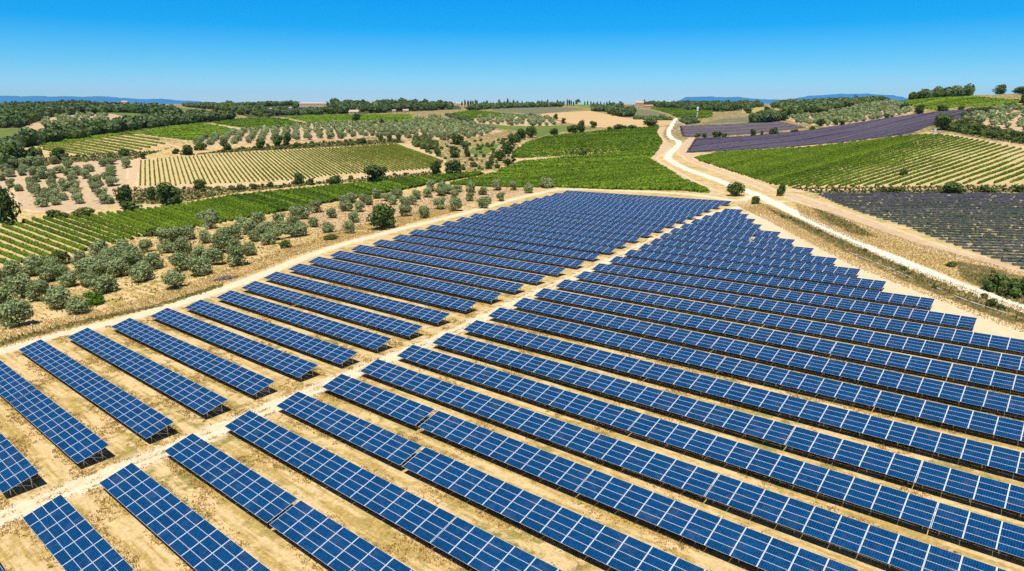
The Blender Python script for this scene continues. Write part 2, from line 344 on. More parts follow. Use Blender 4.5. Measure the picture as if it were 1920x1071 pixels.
def height(x, y):
    x = np.asarray(x, float); y = np.asarray(y, float); sh = x.shape; x = x.ravel(); y = y.ravel(); out = np.empty_like(x)
    for s in range(0, len(x), 60000):
        xs, ys = x[s:s + 60000], y[s:s + 60000]
        r = phi((xs[:, None] - CT[None, :, 0]) ** 2 + (ys[:, None] - CT[None, :, 1]) ** 2) @ (_W[:n_] * _S) + _W[n_]
        u = xs * DU[0] + ys * DU[1]; v = xs * DV[0] + ys * DV[1]
        du = np.maximum(np.maximum(-222 - u, u - 25), 0); dv = np.maximum(np.maximum(-60 - v, v - 288), 0)
        w = np.clip(np.hypot(du, dv) / 70, 0, 1); w = w * w * (3 - 2 * w)
        rough = (np.sin(xs * .021 + 1.3) * np.sin(ys * .017 + .4) + 0.5 * np.sin(xs * .051 + ys * .043)) * 0.5
        out[s:s + 60000] = plane(xs, ys) + (r + rough) * w
    return out.reshape(sh)
def unproject(px, py, dz=0.0):
    """points of the ground seen at photo pixels"""
    px = np.atleast_1d(np.asarray(px, float)); py = np.atleast_1d(np.asarray(py, float))
    D = rays(px, py); D = D / D[:, 1:2]
    ts = 25.0 * 1.012 ** np.arange(0, 420)
    X = D[:, 0:1] * ts; Y = np.repeat(ts[None], len(px), 0); Z = CAMZ + D[:, 2:3] * ts
    below = Z < height(X, Y) + dz
    k = np.where(below.any(1), below.argmax(1), len(ts) - 1); k = np.maximum(k, 1)
    lo = ts[k - 1]; hi = ts[k]
    for _ in range(22):
        m = (lo + hi) / 2; b = CAMZ + D[:, 2] * m < height(D[:, 0] * m, m) + dz
        hi = np.where(b, m, hi); lo = np.where(b, lo, m)
    return np.stack([D[:, 0] * hi, hi, height(D[:, 0] * hi, hi)], -1)
def inpoly(px, py, poly):
    px = np.asarray(px); py = np.asarray(py); c = np.zeros(px.shape, bool)
    P = np.array(poly, float); bx = (px >= P[:, 0].min()) & (px <= P[:, 0].max()) & (py >= P[:, 1].min()) & (py <= P[:, 1].max())
    i = np.where(bx)[0] if px.ndim == 1 else None
    x, y = px[i], py[i]; r = np.zeros(len(i), bool)
    for (x0, y0), (x1, y1) in zip(P, np.roll(P, -1, 0)):
        if y0 == y1: continue
        r ^= ((y0 > y) != (y1 > y)) & (x < (x1 - x0) * (y - y0) / (y1 - y0) + x0)
    c[i] = r; return c
def polydist(x, y, line):
    d = np.full(x.shape, 1e9)
    for (x0, y0), (x1, y1) in zip(line[:-1], line[1:]):
        dx, dy = x1 - x0, y1 - y0; t = np.clip(((x - x0) * dx + (y - y0) * dy) / (dx * dx + dy * dy + 1e-9), 0, 1)
        d = np.minimum(d, np.hypot(x - x0 - t * dx, y - y0 - t * dy))
    return d
def wline(pts, dense=12):
    P = unproject([p[0] for p in pts], [p[1] for p in pts])[:, :2]
    out = []
    for i in range(len(P) - 1):          # Catmull-Rom
        a = P[max(i - 1, 0)]; b = P[i]; c = P[i + 1]; d = P[min(i + 2, len(P) - 1)]
        for t in np.linspace(0, 1, dense, endpoint=False):
            out.append(0.5 * ((2 * b) + (-a + c) * t + (2 * a - 5 * b + 4 * c - d) * t * t + (-a + 3 * b - 3 * c + d) * t ** 3))
    out.append(P[-1]); return np.array(out)
def uv2w(u, v): return u * DU + v * DV

# ---- roads and tracks
ROAD = wline([(1268, 222), (1260, 234.5), (1253.6, 247), (1259, 258.6), (1270, 264), (1273, 270), (1263, 281), (1252, 294), (1262, 304), (1285, 316), (1324, 330), (1364, 345), (1414, 363), (1448, 378.5), (1488, 398.7), (1549, 429), (1616, 459), (1683, 487), (1750, 516), (1829, 547.6), (1920, 578), (2060, 630), (2250, 700)], 6)
MIDTRACK = np.array([uv2w(u, v) for u, v in ((-84, -60), (-88, 0), (-89.5, 30), (-91.5, 60), (-93.5, 90), (-97, 113), (-100, 142), (-104, 172), (-108, 201), (-112, 233), (-115, 262), (-112, 290), (-104, 305))])
EDGETRACK = wline([(-330, 760), (-120, 695), (0, 659), (101, 630), (201.7, 607), (279, 586), (336, 569), (403, 547), (454, 529.5), (504, 510), (560, 487), (627, 463), (678, 449), (761, 427), (812, 414.5), (879, 398), (951, 377), (1001, 364.5), (1045, 355)], 5)
TOPTRACK = wline([(1045, 355), (1110, 355), (1200, 359), (1300, 365), (1380, 376), (1412, 366)], 5)
SIDE = [wline([(1284, 289), (1296, 300), (1330, 312.5), (1381, 331.5), (1424, 348), (1440, 356)], 5),
        wline([(1440, 356), (1482, 357), (1616, 355), (1784, 353), (1920, 348), (2150, 345)], 5),
        wline([(1481, 366), (1549, 390), (1650, 428), (1750, 464), (1851, 490), (1930, 508), (2100, 550)], 5),
        wline([(1244, 238), (1236, 254), (1249, 271), (1240, 285), (1222, 298), (1254, 319), (1290, 340), (1340, 362)], 5),
        wline([(1301, 258), (1290, 267), (1281, 284), (1284, 291)], 5),
        wline([(1735, 249), (1780, 253), (1818, 259.5), (1920, 277), (2100, 305)], 5),
        wline([(256, 300), (250, 325), (247, 352), (300, 352), (420, 349), (571, 341), (724, 328), (815, 320)], 4),
        wline([(769, 266), (800, 285), (838, 306)], 4),
        wline([(0, 356), (40, 372), (62, 392), (110, 396), (215, 396), (330, 380)], 4),
        wline([(352, 264), (300, 257), (258, 250)], 3), wline([(392, 232), (440, 240), (478, 246)], 3), wline([(520, 221), (560, 228), (590, 235)], 3),
        wline([(962, 290), (985, 272), (1025, 261)], 3), wline([(972, 299), (1080, 296), (1200, 280)], 3)]
SIDEW = [2.6, 2.2, 3.6, 3.2, 3.5, 4.0, 3.0, 2.5, 2.5, 3.0, 3.5, 3.5, 2.5, 1.4]

# ---- field outlines, as seen in the photograph (x, y in photo pixels)
Z = {}
Z['F1'] = [(-260, 455), (-60, 437), (0, 427), (60, 412), (215, 400), (336, 385), (437, 368), (538, 358), (640, 348), (707, 341), (808, 331), (875, 325), (929, 321), (895, 331), (828, 343), (751, 358), (640, 377), (571, 391), (461, 411), (363, 429), (319, 431), (215, 459), (134, 479), (60, 492), (0, 503), (-260, 560)]
Z['F2'] = [(838, 346.6), (895, 333), (929, 326), (1077, 313), (1137, 304.5), (1218, 298), (1280, 336.5), (1332, 358), (1330, 363), (1280, 358), (1144, 355.6), (1043, 351.6), (976, 352), (900, 350)]
Z['F3'] = [(929, 321), (976, 304.5), (1077, 296), (1178, 284), (1238, 277), (1225, 292.8), (1216, 297), (1137, 303), (1043, 313), (942, 324)]
Z['F4'] = [(960, 287.7), (985, 269), (1024, 257.5), (1094, 250.8), (1145, 244), (1235.6, 238.5), (1232, 250.8), (1243, 266), (1238, 275), (1178, 283), (1077, 293.5), (971.8, 297), (958, 295)]
Z['F5'] = [(262, 301), (403, 289), (640, 276), (751, 269), (776, 271), (833, 304.5), (811, 317), (724, 324), (640, 328), (571, 337.5), (403, 346), (260, 351)]
Z['V3'] = [(1287, 289.6), (1381, 283.5), (1515, 276.5), (1616, 265), (1693.5, 255), (1757, 251.5), (1818, 260.5), (1920, 280), (2110, 312), (2110, 346), (1920, 343.5), (1717, 348.5), (1498, 351.8), (1448, 347), (1364, 320), (1313, 303.5)]
Z['V6'] = [(67, 276), (148, 264), (242, 249), (255, 251), (320, 269), (252, 285), (161, 293), (109, 290)]
Z['G1'] = [(-200, 246), (0, 241.5), (40, 240.5), (57, 242), (84, 251.6), (60, 257), (25, 264), (0, 262.5), (-200, 264)]
Z['G2'] = [(200, 211), (260, 212.6), (320, 217), (320, 221), (290, 222), (250, 222.5), (225, 217)]
Z['G3'] = [(190, 197), (250, 199), (320, 201), (380, 206), (441, 214), (441, 218), (400, 213), (350, 208), (280, 205.5), (210, 200)]
Z['G4'] = [(218, 250), (235, 248), (336, 235.6), (370, 232), (403, 234), (457, 245.7), (403, 257.5), (353, 264), (300, 257), (258, 251), (200, 257), (120, 269), (68, 277), (95, 267), (150, 258)]
Z['G5'] = [(392, 230.6), (437, 224), (504, 220.5), (540, 224), (575, 232.3), (497.5, 242.4), (437, 237.3)]
Z['G6'] = [(528, 219), (640, 215.5), (774, 215), (774, 226), (712, 232), (640, 230), (588, 232), (560, 225)]
Z['G7'] = [(843, 213.8), (875, 208), (917, 209.5), (977, 216.3), (960, 220), (926, 219), (887, 222), (858, 219)]
Z['G8'] = [(895, 232.3), (960, 237), (1069, 235.6), (1099, 239), (1118, 241.5), (1054, 247), (1010, 257.5), (990, 250), (960, 244), (909, 239)]
Z['G9'] = [(883, 278), (902, 271), (939, 269.5), (929, 280), (909, 289.4), (892, 291), (881, 286)]
Z['G10'] = [(1064, 197), (1100, 196), (1141, 196), (1138, 202), (1111, 203), (1070, 199)]
Z['G11'] = [(1217, 203), (1280, 203.7), (1337, 207), (1336, 220), (1302, 224), (1280, 222), (1269, 220.5), (1256, 214)]
Z['G12'] = [(1313, 232.4), (1357, 222.3), (1401, 219.7), (1404, 229), (1355, 231)]
Z['G13'] = [(922, 203.7), (960, 203), (1054, 201), (1099, 204.5), (1061, 209), (1005, 214), (960, 211), (926, 209)]
Z['G14'] = [(1680, 191), (1751, 184.5), (1818, 181), (1914, 188.5), (2050, 190), (2050, 196), (1911, 194), (1852, 199), (1793, 201), (1751, 207), (1717, 202)]
Z['T1'] = [(995, 215.5), (1061, 210.4), (1106, 208), (1138, 213.8), (1170, 220.5), (1212, 224.7), (1262, 226), (1259, 234), (1236, 237), (1162, 240.7), (1120, 238.5), (1067, 230.6), (1036, 222), (1010, 219)]
Z['T2'] = [(1180, 204.5), (1217, 206), (1256, 217), (1195, 215.5), (1185, 210)]
Z['T3'] = [(1392, 203.8), (1445, 198.7), (1473, 202), (1503, 202), (1476, 213.9), (1448, 215.5), (1402, 217), (1390, 212)]
Z['L1'] = [(1274, 236.6), (1334, 234.5), (1397, 233.5), (1458, 227), (1512, 239), (1458, 246), (1406, 251.7), (1371, 252.5), (1302, 258), (1279.7, 256.5), (1276, 246)]
Z['L2'] = [(1302.8, 260), (1439, 254.4), (1495, 247.5), (1600, 231.6), (1667, 220.7), (1751, 210.6), (1810, 204.7), (1817, 213), (1795, 224), (1748, 234), (1707, 251), (1600, 265), (1481, 276), (1381, 282.5), (1286, 287)]
Z['L2p'] = [(1310, 262), (1439, 257), (1500, 249), (1600, 232.5), (1667, 221.7), (1751, 211.6), (1810, 205.7), (1815, 213), (1760, 222), (1680, 233), (1600, 245), (1500, 258), (1400, 268), (1310, 274)]
Z['L3'] = [(1529, 364), (1700, 362), (1920, 361), (2150, 360), (2150, 600), (1898, 498), (1784, 459), (1700, 426), (1616, 400), (1566, 382)]
Z['O1'] = [(-120, 400), (-60, 330), (0, 322), (110, 308), (170, 303), (240, 300), (236, 345), (225, 385), (120, 396), (40, 392), (30, 350), (-60, 380)]
Z['O2'] = [(342, 276), (390, 259), (454, 248), (538, 240), (640, 232), (716, 231), (748, 234), (808, 221), (850, 227), (909, 240), (945, 246), (892, 257), (833, 264), (790, 256), (766, 262), (690, 256), (640, 262), (538, 263), (471, 269), (387, 274)]
Z['O3'] = [(1471, 222), (1549, 213.8), (1650, 193.6), (1690, 197), (1713, 212), (1650, 224), (1549, 238), (1495, 231)]
Z['O4'] = [(1800, 226), (1843, 210), (1885, 203), (1990, 202), (1990, 255), (1920, 249), (1885, 244), (1835, 232)]
Z['O5'] = [(80, 224), (120, 215), (200, 217), (215, 225), (205, 235), (150, 240), (120, 250), (84, 247)]
Z['O6'] = [(880, 224), (925, 220), (1000, 217), (1052, 229), (1030, 237), (960, 236), (895, 231)]
# woods: tree bases
WD = {}
WD['W1'] = [(-300, 210), (0, 207), (60, 202), (120, 199), (165, 199), (200, 205), (200, 213), (110, 217), (80, 224), (40, 240), (0, 241), (-300, 245)]
WD['W2'] = [(35, 268), (104, 252), (168, 246), (235, 235), (302, 226), (345, 220), (430, 222), (445, 225), (390, 230), (320, 236), (252, 245), (168, 258), (104, 270), (38, 278)]
WD['W2b'] = [(200, 206), (250, 207), (320, 211), (335, 216), (300, 216), (240, 212), (205, 211)]
WD['W3'] = [(340, 199), (420, 197), (560, 196), (590, 200), (640, 199), (640, 214), (540, 219), (465, 220), (440, 213), (400, 206), (355, 202)]
WD['W4'] = [(590, 199), (650, 195), (720, 196), (760, 197), (860, 198), (866, 205), (800, 208), (720, 212), (676, 214), (640, 214), (590, 210)]
WD['W5'] = [(868, 200), (897, 201), (940, 198), (1054, 198), (1056, 200.5), (960, 203), (915, 205), (880, 209)]
WD['W6'] = [(1108, 206), (1135, 205), (1137, 210), (1112, 209)]
WD['W6c'] = [(1141, 204), (1170, 205), (1185, 213), (1187, 219), (1165, 220), (1141, 214)]
WD['W7'] = [(1207, 197), (1280, 196), (1420, 196), (1432, 200), (1391, 207), (1354, 210), (1290, 208), (1280, 204), (1209, 201)]
WD['W8'] = [(1448, 202), (1480, 198), (1560, 196), (1600, 195), (1650, 190), (1690, 184), (1751, 180), (1818, 178), (1818, 181), (1751, 185), (1680, 191), (1645, 195), (1560, 208), (1500, 218), (1470, 218), (1480, 207)]
WD['W9'] = [(1404, 227), (1440, 222), (1468, 220), (1470, 226), (1440, 231), (1404, 232)]
WD['W10'] = [(1187, 221), (1230, 222), (1260, 223), (1259, 226), (1225, 226), (1190, 224)]
WD['W11'] = [(-150, 290), (0, 278), (20, 276), (45, 290), (52, 308), (0, 316), (-150, 330)]
WD['W13'] = [(835, 216), (850, 217), (887, 228), (880, 229), (850, 224)]
WD['W14'] = [(778, 262), (800, 262), (822, 272), (818, 280), (800, 282), (776, 274)]
WD['W15'] = [(1795, 224), (1812, 212), (1850, 205), (1900, 200), (1990, 199), (1990, 202), (1885, 203), (1843, 210)]
WD['W16'] = [(1765, 241), (1800, 233), (1860, 245), (1920, 256), (2010, 268), (2010, 282), (1920, 268), (1830, 253), (1770, 246)]
WD['W17'] = [(1280, 221), (1300, 223), (1310, 231), (1292, 234), (1275, 233)]
GREEN = [  # scrubby green ground
    [(236, 352), (420, 352), (571, 343), (724, 330), (815, 321), (850, 328), (700, 340), (600, 346), (440, 362), (340, 380), (290, 384), (236, 380)],
    [(0, 320), (40, 300), (130, 292), (230, 285), (300, 283), (350, 268), (250, 300), (110, 307), (30, 322)],
    [(780, 262), (880, 262), (960, 262), (975, 276), (955, 300), (930, 320), (870, 322), (830, 300), (790, 284)],
    [(350, 292), (430, 280), (560, 270), (640, 265), (740, 262), (760, 268), (640, 275), (400, 288)],
    [(1430, 385), (1500, 412), (1580, 448), (1700, 500), (1850, 556), (1980, 606), (1980, 640), (1850, 590), (1700, 530), (1580, 470), (1450, 400)],
    [(1520, 388), (1560, 398), (1620, 430), (1640, 445), (1590, 436), (1540, 412)],
    [(1790, 490), (1860, 500), (1980, 540), (1980, 600), (1880, 560), (1800, 520)],
    [(1480, 352), (1700, 350), (1920, 347), (1990, 346), (1990, 362), (1700, 363), (1530, 364)],
    [(1740, 236), (1800, 226), (1920, 250), (2010, 262), (2010, 285), (1920, 272), (1810, 253)],
    [(0, 640), (140, 603), (300, 568), (420, 530), (420, 537), (300, 575), (140, 612), (0, 650)]]
PINK = [Z['O1'], [(560, 400), (720, 372), (860, 352), (1040, 352), (900, 378), (760, 408), (600, 440)], [(0, 190 + 20), (240, 215), (240, 240), (60, 250)]]

# zone -> (object name, material, label)
ZI = [('G1', 'field', 'far_green_dull', 'dull green field at the far left edge below the wood'),
      ('G2', 'field', 'far_green_dull', 'small green field on the far left slope below a belt of trees'),
      ('G3', 'field', 'far_green_dull', 'long thin green field near the skyline below the pink farmhouse'),
      ('G4', 'field', 'far_green', 'rounded bright green field rising to the tree belt on the left'),
      ('G5', 'field', 'far_green', 'rounded green field between two pale tracks left of centre'),
      ('G6', 'field', 'far_green', 'wide flat green field in front of the small stone hut'),
      ('G7', 'field', 'far_green', 'low green dome of a field above the terraced olive rows'),
      ('G8', 'field', 'far_green_dull', 'green strip of field in front of the golden stubble'),
      ('G9', 'field', 'far_green_dull', 'small rounded green plot beside the line of creek trees'),
      ('G10', 'field', 'far_green', 'pale green skyline field left of the hilltop farmhouse'),
      ('G11', 'field', 'far_green', 'green field around the white tower'),
      ('G12', 'field', 'grey_green', 'small grey green plot behind the upper lavender'),
      ('G13', 'field', 'grey_green', 'grey green grove strip below the skyline wood'),
      ('G14', 'field', 'far_green', 'bright green field on the right hill under the oaks'),
      ('T1', 'field', 'stubble', 'golden harvested field with curving tractor lines'),
      ('T2', 'field', 'grey_green', 'small striped field below the hilltop farmhouse'),
      ('T3', 'field', 'gold', 'pale gold meadow behind the lavender'),
      ('L1', 'lavender_field', 'lav_grey', 'dull grey purple lavender field behind the row of bushes'),
      ('L2p', 'lavender_field', 'lav_purple', 'deep purple band of the long sloping lavender field'),
      ('L2', 'lavender_field', 'lav_grey', 'faded lower part of the long sloping lavender field'),
      ('L3', 'field', 'lav_soil', 'soil of the near lavender field beside the gravel road'),
      ('F1', 'field', 'vine_soil', 'soil of the long vineyard behind the near olive trees'),
      ('F2', 'field', 'vine_green', 'soil of the dense vineyard just behind the panels'),
      ('F3', 'field', 'vine_green', 'soil of the narrow vineyard strip behind the dense one'),
      ('F4', 'field', 'vine_soil', 'soil of the patchy yellow and green vineyard'),
      ('F5', 'field', 'vine_soil', 'tan soil of the widely striped vineyard'),
      ('V6', 'field', 'vine_soil', 'soil of the small broken vineyard on the left slope'),
      ('V3', 'field', 'vine_soil', 'soil of the large vineyard right of the gravel road'),
      ('O1', 'field', 'orchard_soil', 'pinkish soil of the left olive orchard'),
      ('O2', 'field', 'orchard_soil', 'pinkish soil of the middle olive orchard'),
      ('O3', 'field', 'orchard_soil', 'soil of the olive orchard above the lavender'),
      ('O4', 'field', 'orchard_soil', 'soil of the olive orchard at the right edge'),
      ('O5', 'field', 'orchard_soil', 'bare pink soil among trees on the far left slope'),
      ('O6', 'field', 'orchard_soil', 'soil of the scrubby grove below the stubble')]

def build_terrain():
    cols = np.concatenate([np.linspace(-2.2, -0.98, 60), np.arange(-0.96, 0.961, 0.0021), np.linspace(0.98, 2.2, 60)])
    ys = [16.0]
    while ys[-1] < 3300:
        y = ys[-1]; ys.append(y + min(max(0.55, y * y * 4.4e-5), y * 0.0062))
    ys = np.array(ys)
    X = ys[:, None] * cols[None]; Y = np.repeat(ys[:, None], len(cols), 1)
    H = height(X, Y); nr, nc = X.shape
    V = np.stack([X, Y, H], -1).reshape(-1, 3)
    i = np.arange(nr - 1)[:, None] * nc + np.arange(nc - 1)[None]
    Fq = np.stack([i, i + 1, i + 1 + nc, i + nc], -1).reshape(-1, 4)
    C = V[Fq].mean(1)
    # wobble of the edges, in metres
    wob = np.stack([np.sin(C[:, 0] * .9 + 2 * np.sin(C[:, 1] * .5)) + np.sin(C[:, 1] * 1.7), np.sin(C[:, 1] * .8 + 2 * np.sin(C[:, 0] * .6)) + np.sin(C[:, 0] * 1.9)], -1) * 0.3
    Cw = C.copy(); Cw[:, :2] += wob; pp = project(Cw); px, py = pp[:, 0], pp[:, 1]
    zone = np.zeros(len(C), np.int16)
    NZ = len(ZI)
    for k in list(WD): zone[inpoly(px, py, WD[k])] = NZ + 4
    for k in range(NZ - 1, -1, -1): zone[inpoly(px, py, Z[ZI[k][0]])] = k + 1
    for l, w in zip(SIDE, SIDEW): 
        m = polydist(Cw[:, 0], Cw[:, 1], l) < w; zone[m & ((zone == 0) | (zone == NZ + 4))] = NZ + 1
    zone[polydist(Cw[:, 0], Cw[:, 1], EDGETRACK) < 2.0] = NZ + 2
    zone[(polydist(Cw[:, 0], Cw[:, 1], TOPTRACK) < 1.5) & (zone == 0)] = NZ + 2
    zone[polydist(Cw[:, 0], Cw[:, 1], MIDTRACK) < 1.9] = NZ + 2
    zone[polydist(C[:, 0], C[:, 1], ROAD) < 2.4 + 0.25 * np.sin(C[:, 1] * .35) + 0.2 * wob[:, 0]] = NZ + 3
    # wear attribute
    q = project(V); W = np.zeros((len(V), 4), np.float32); W[:, 3] = 1
    d = np.minimum(np.minimum(polydist(V[:, 0], V[:, 1], EDGETRACK), polydist(V[:, 0], V[:, 1], MIDTRACK)), polydist(V[:, 0], V[:, 1], TOPTRACK))
    W[:, 0] = np.exp(-np.maximum(d - 1.8, 0) / 1.6) * 0.75
    d = polydist(V[:, 0], V[:, 1], ROAD); W[:, 0] = np.maximum(W[:, 0], np.exp(-np.maximum(d - 2.5, 0) / 0.8) * 0.7)
    for l, w in zip(SIDE, SIDEW):
        W[:, 0] = np.maximum(W[:, 0], np.exp(-np.maximum(polydist(V[:, 0], V[:, 1], l) - w, 0) / 2.5) * 0.7)
    u = V[:, 0] * DU[0] + V[:, 1] * DU[1]; v = V[:, 0] * DV[0] + V[:, 1] * DV[1]
    d = polydist(V[:, 0], V[:, 1], np.array([uv2w(8, 140), uv2w(-12, 155), uv2w(-40, 182), uv2w(-75, 222), uv2w(-100, 262)]))
    W[:, 0] = np.maximum(W[:, 0], np.exp(-(d / 9) ** 2) * 0.8)
    farg = np.clip((290 - q[:, 1]) / 30, 0, 1) * (q[:, 1] > 150); W[:, 1] = 0.62 * farg; W[:, 0] *= 1 - .6 * farg
    for g in GREEN: W[inpoly(q[:, 0], q[:, 1], g), 1] = 0.72
    W[inpoly(q[:, 0], q[:, 1], GREEN[2]), 1] = .6
    for g in PINK: W[inpoly(q[:, 0], q[:, 1], g), 2] = 0.6; W[inpoly(q[:, 0], q[:, 1], g), 1] *= .4
    used = np.zeros(len(V), np.int64)
    info = [('ground', 'ground', 'dry golden grass and pale soil around the panel rows')] + [(a[1], a[2], a[3]) for a in ZI] + \
           [('farm_path', 'bare', 'bare tan farm paths along the field edges'), ('dirt_track', 'track', 'pale dirt tracks beside and between the two panel blocks'),
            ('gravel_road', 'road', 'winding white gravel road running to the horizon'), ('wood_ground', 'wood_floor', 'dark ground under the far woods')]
    for z, (nm, mt, lb) in enumerate(info):
        f = Fq[zone == z]
        if not len(f): continue
        ids, inv = np.unique(f, return_inverse=True)
        me = mesh_np(nm, V[ids], inv.reshape(-1, 4), [M[mt]], smooth=True)
        if z == 0:
            a = me.color_attributes.new('wear', 'FLOAT_COLOR', 'POINT'); a.data.foreach_set('color', W[ids].ravel())
        tag(link(nm, me), lb, None, None, 'structure')
    # behind and beyond: the land goes on
    mb = MB(); xs = [-40000, -12000, -7000, -4000, -2200, 0, 2200, 4000, 7000, 12000, 40000]; yy = [3290, 3700, 5000, 8000, 12000, 40000]
    zz = [38, 30, 25, 20, 15, 10]
    for a in range(len(xs) - 1):
        for b in range(len(yy) - 1):
            mb.add([(xs[a], yy[b], zz[b]), (xs[a + 1], yy[b], zz[b]), (xs[a + 1], yy[b + 1], zz[b + 1]), (xs[a], yy[b + 1], zz[b + 1])], [(0, 1, 2, 3)])
    tag(mb.build('distant_plain', [M['far_green_dull']]), 'flat farmland reaching to the blue hills', None, None, 'structure')
build_terrain()

# far blue hills: ridges with their own depth
def hills(name, label, prof, dist, depth):
    xs = np.linspace(prof[0][0], prof[-1][0], 160); hp = np.interp(xs, [p[0] for p in prof], [p[1] for p in prof])
    V = []; rows_ = 14
    for r in range(rows_):
        f = r / (rows_ - 1); s = math.sin(f * math.pi) ** 0.8 if 0 < f < 1 else 0.0
        for x, h in zip(xs, hp):
            D = rays(x, HOR); y = dist + (f - .5) * depth
            top = max(0.0, (HOR - h)) / F * dist + CAMZ - 15
            jag = 1 + 0.05 * math.sin(x * .11 + r) + 0.03 * math.sin(x * .37 + r * 2)
            V.append((D[0] / D[1] * dist + 120 * math.sin(r * 2.1), y, 10 + top * s * jag))
    n = len(xs); i = np.arange(rows_ - 1)[:, None] * n + np.arange(n - 1)[None]
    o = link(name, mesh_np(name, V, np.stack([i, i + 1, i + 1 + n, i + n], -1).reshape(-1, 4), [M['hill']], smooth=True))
    tag(o, label, None, None, 'structure')
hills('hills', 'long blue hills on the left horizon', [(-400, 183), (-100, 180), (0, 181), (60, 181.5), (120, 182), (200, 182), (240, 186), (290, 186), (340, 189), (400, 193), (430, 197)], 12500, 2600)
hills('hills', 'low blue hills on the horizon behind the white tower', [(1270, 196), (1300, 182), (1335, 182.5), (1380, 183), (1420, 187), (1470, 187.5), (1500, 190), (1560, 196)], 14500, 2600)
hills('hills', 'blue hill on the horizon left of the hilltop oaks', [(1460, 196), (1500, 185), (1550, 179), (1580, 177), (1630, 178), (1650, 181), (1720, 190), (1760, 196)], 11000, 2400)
# ------------------------------------------------------------------ solar tables
TILT = 0.2646116; SW = 4.1; ZL = 1.05
ct, st = math.cos(TILT), math.sin(TILT)
VROW = {-3: 2, -2: 10.1, -1: 18.2, 0: 26.4, 1: 34.9, 2: 43.5, 3: 51.8, 4: 60.3, 5: 68.3, 6: 76.9, 7: 85.5, 8: 94.7, 9: 104.2, 10: 113.0, 11: 122.2, 12: 131.8, 13: 141.6, 14: 151.5, 15: 161.8, 16: 172.0, 17: 181.6, 18: 191.4, 19: 201.4, 20: 211.6, 21: 222.0, 22: 232.7, 23: 242.9, 24: 252.6, 25: 262.4, 26: 272.8, 27: 283.8}
LU = {-2: -154, -1: -154, 0: -154, 1: -154.0, 2: -154.6, 3: -154.6, 4: -155.8, 5: -156.3, 6: -158.5, 7: -162.3, 8: -167.5, 9: -171.3, 10: -175.1, 11: -177.5, 12: -180.1, 13: -181.8, 14: -183.7, 15: -186.9, 16: -189.0, 17: -190.5, 18: -192.2, 19: -194.3, 20: -195.8, 21: -197.9, 22: -199.6, 23: -201.1, 24: -202.8, 25: -204.1, 26: -206.1, 27: -207.2}
TU = {-2: -92, -1: -92.5, 0: -93.2, 1: -93.2, 2: -94.4, 3: -95.1, 4: -95.6, 5: -95.1, 6: -96.1, 7: -96.8, 8: -98.4, 9: -99.8, 10: -100.4, 11: -101.3, 12: -102.4, 13: -103.3, 14: -104.2, 15: -105.7, 16: -106.6, 17: -108.4, 18: -109.4, 19: -110.4, 20: -111.4, 21: -112.5, 22: -113.5, 23: -114.7, 24: -116.0, 25: -117.0, 26: -117.7, 27: -118.0}
RU = {-3: -82, -2: -84, -1: -84.5, 0: -85.7, 1: -87.6, 2: -88.1, 3: -88.4, 4: -89.0, 5: -89.6, 6: -90.2, 7: -90.1, 8: -90.9, 9: -93.1, 10: -93.9, 11: -95.4, 12: -96.4, 13: -97.5, 14: -99.4, 15: -100.4, 16: -101.8, 17: -102.6, 18: -104.2, 19: -106.2, 20: -108.0, 21: -109.3, 22: -110.5, 23: -111.1, 24: -111.2, 25: -111.8}
EU = {14: -12.3, 15: -21.1, 16: -32.6, 17: -40.6, 18: -48.9, 19: -58.0, 20: -66.8, 21: -74.8, 22: -85.1, 23: -91.4, 24: -97.8, 25: -104.1}
GAPS = {1: [(-61.3, .40)], 3: [(-59.3, .45)], 4: [(-66.0, .7), (-38.9, .05)], 5: [(-26.9, .05)], 6: [(-42.0, .05), (-6.5, .05)], 7: [(-24.1, .05), (-9.5, .05)], 9: [(-41.9, .05), (-18.2, .05)],
        8: [(-50.0, .05)], 10: [(-47.0, .05)], 11: [(-29.5, .05), (-12.0, .05)], 12: [(-45, .05)], 13: [(-55, .05)], 2: [(-45.0, .05)], 0: [(-52, .05)], 15: [(-50.2, .05)], 20: [(-79.5, 1.1)]}
LGAPS = {-1: [(-118, .05)], 0: [(-124.2, .30)], 7: [(-139.0, .35)], 5: [(-125, .05)]}
ORD = ['first', 'second', 'third', 'fourth', 'fifth', 'sixth', 'seventh', 'eighth', 'ninth', 'tenth', 'eleventh', 'twelfth', 'thirteenth', 'fourteenth', 'fifteenth', 'sixteenth', 'seventeenth', 'eighteenth', 'nineteenth', 'twentieth',
       'twenty-first', 'twenty-second', 'twenty-third', 'twenty-fourth', 'twenty-fifth', 'twenty-sixth', 'twenty-seventh', 'twenty-eighth', 'twenty-ninth', 'thirtieth']
RM = np.array([[1, 0, 0], [0, ct, -st], [0, st, ct]])     # local: x along the row, y up the slope
SLOPE_U = 0.030651 * DU[0] - 0.0071197 * DU[1]
_modmesh = {}
def module_mesh(w):
    k = round(w, 2)
    if k not in _modmesh:
        hx, hy, t = w / 2 - .012, SW / 8 - .010, .038
        P = [(-hx, -hy, 0), (hx, -hy, 0), (hx, hy, 0), (-hx, hy, 0), (-hx, -hy, -t), (hx, -hy, -t), (hx, hy, -t), (-hx, hy, -t)]
        fs = [(0, 1, 2, 3), (4, 7, 6, 5), (0, 4, 5, 1), (1, 5, 6, 2), (2, 6, 7, 3), (3, 7, 4, 0)]
        uv = [(0, 0), (1, 0), (1, 1), (0, 1)] + [(0, 0)] * 20
        _modmesh[k] = (np.array(P), np.array(fs), uv, mesh_np('solar_panel', P, np.array(fs), [M['module'], M['back']], [0, 1, 1, 1, 1, 1], uv))
    return _modmesh[k]
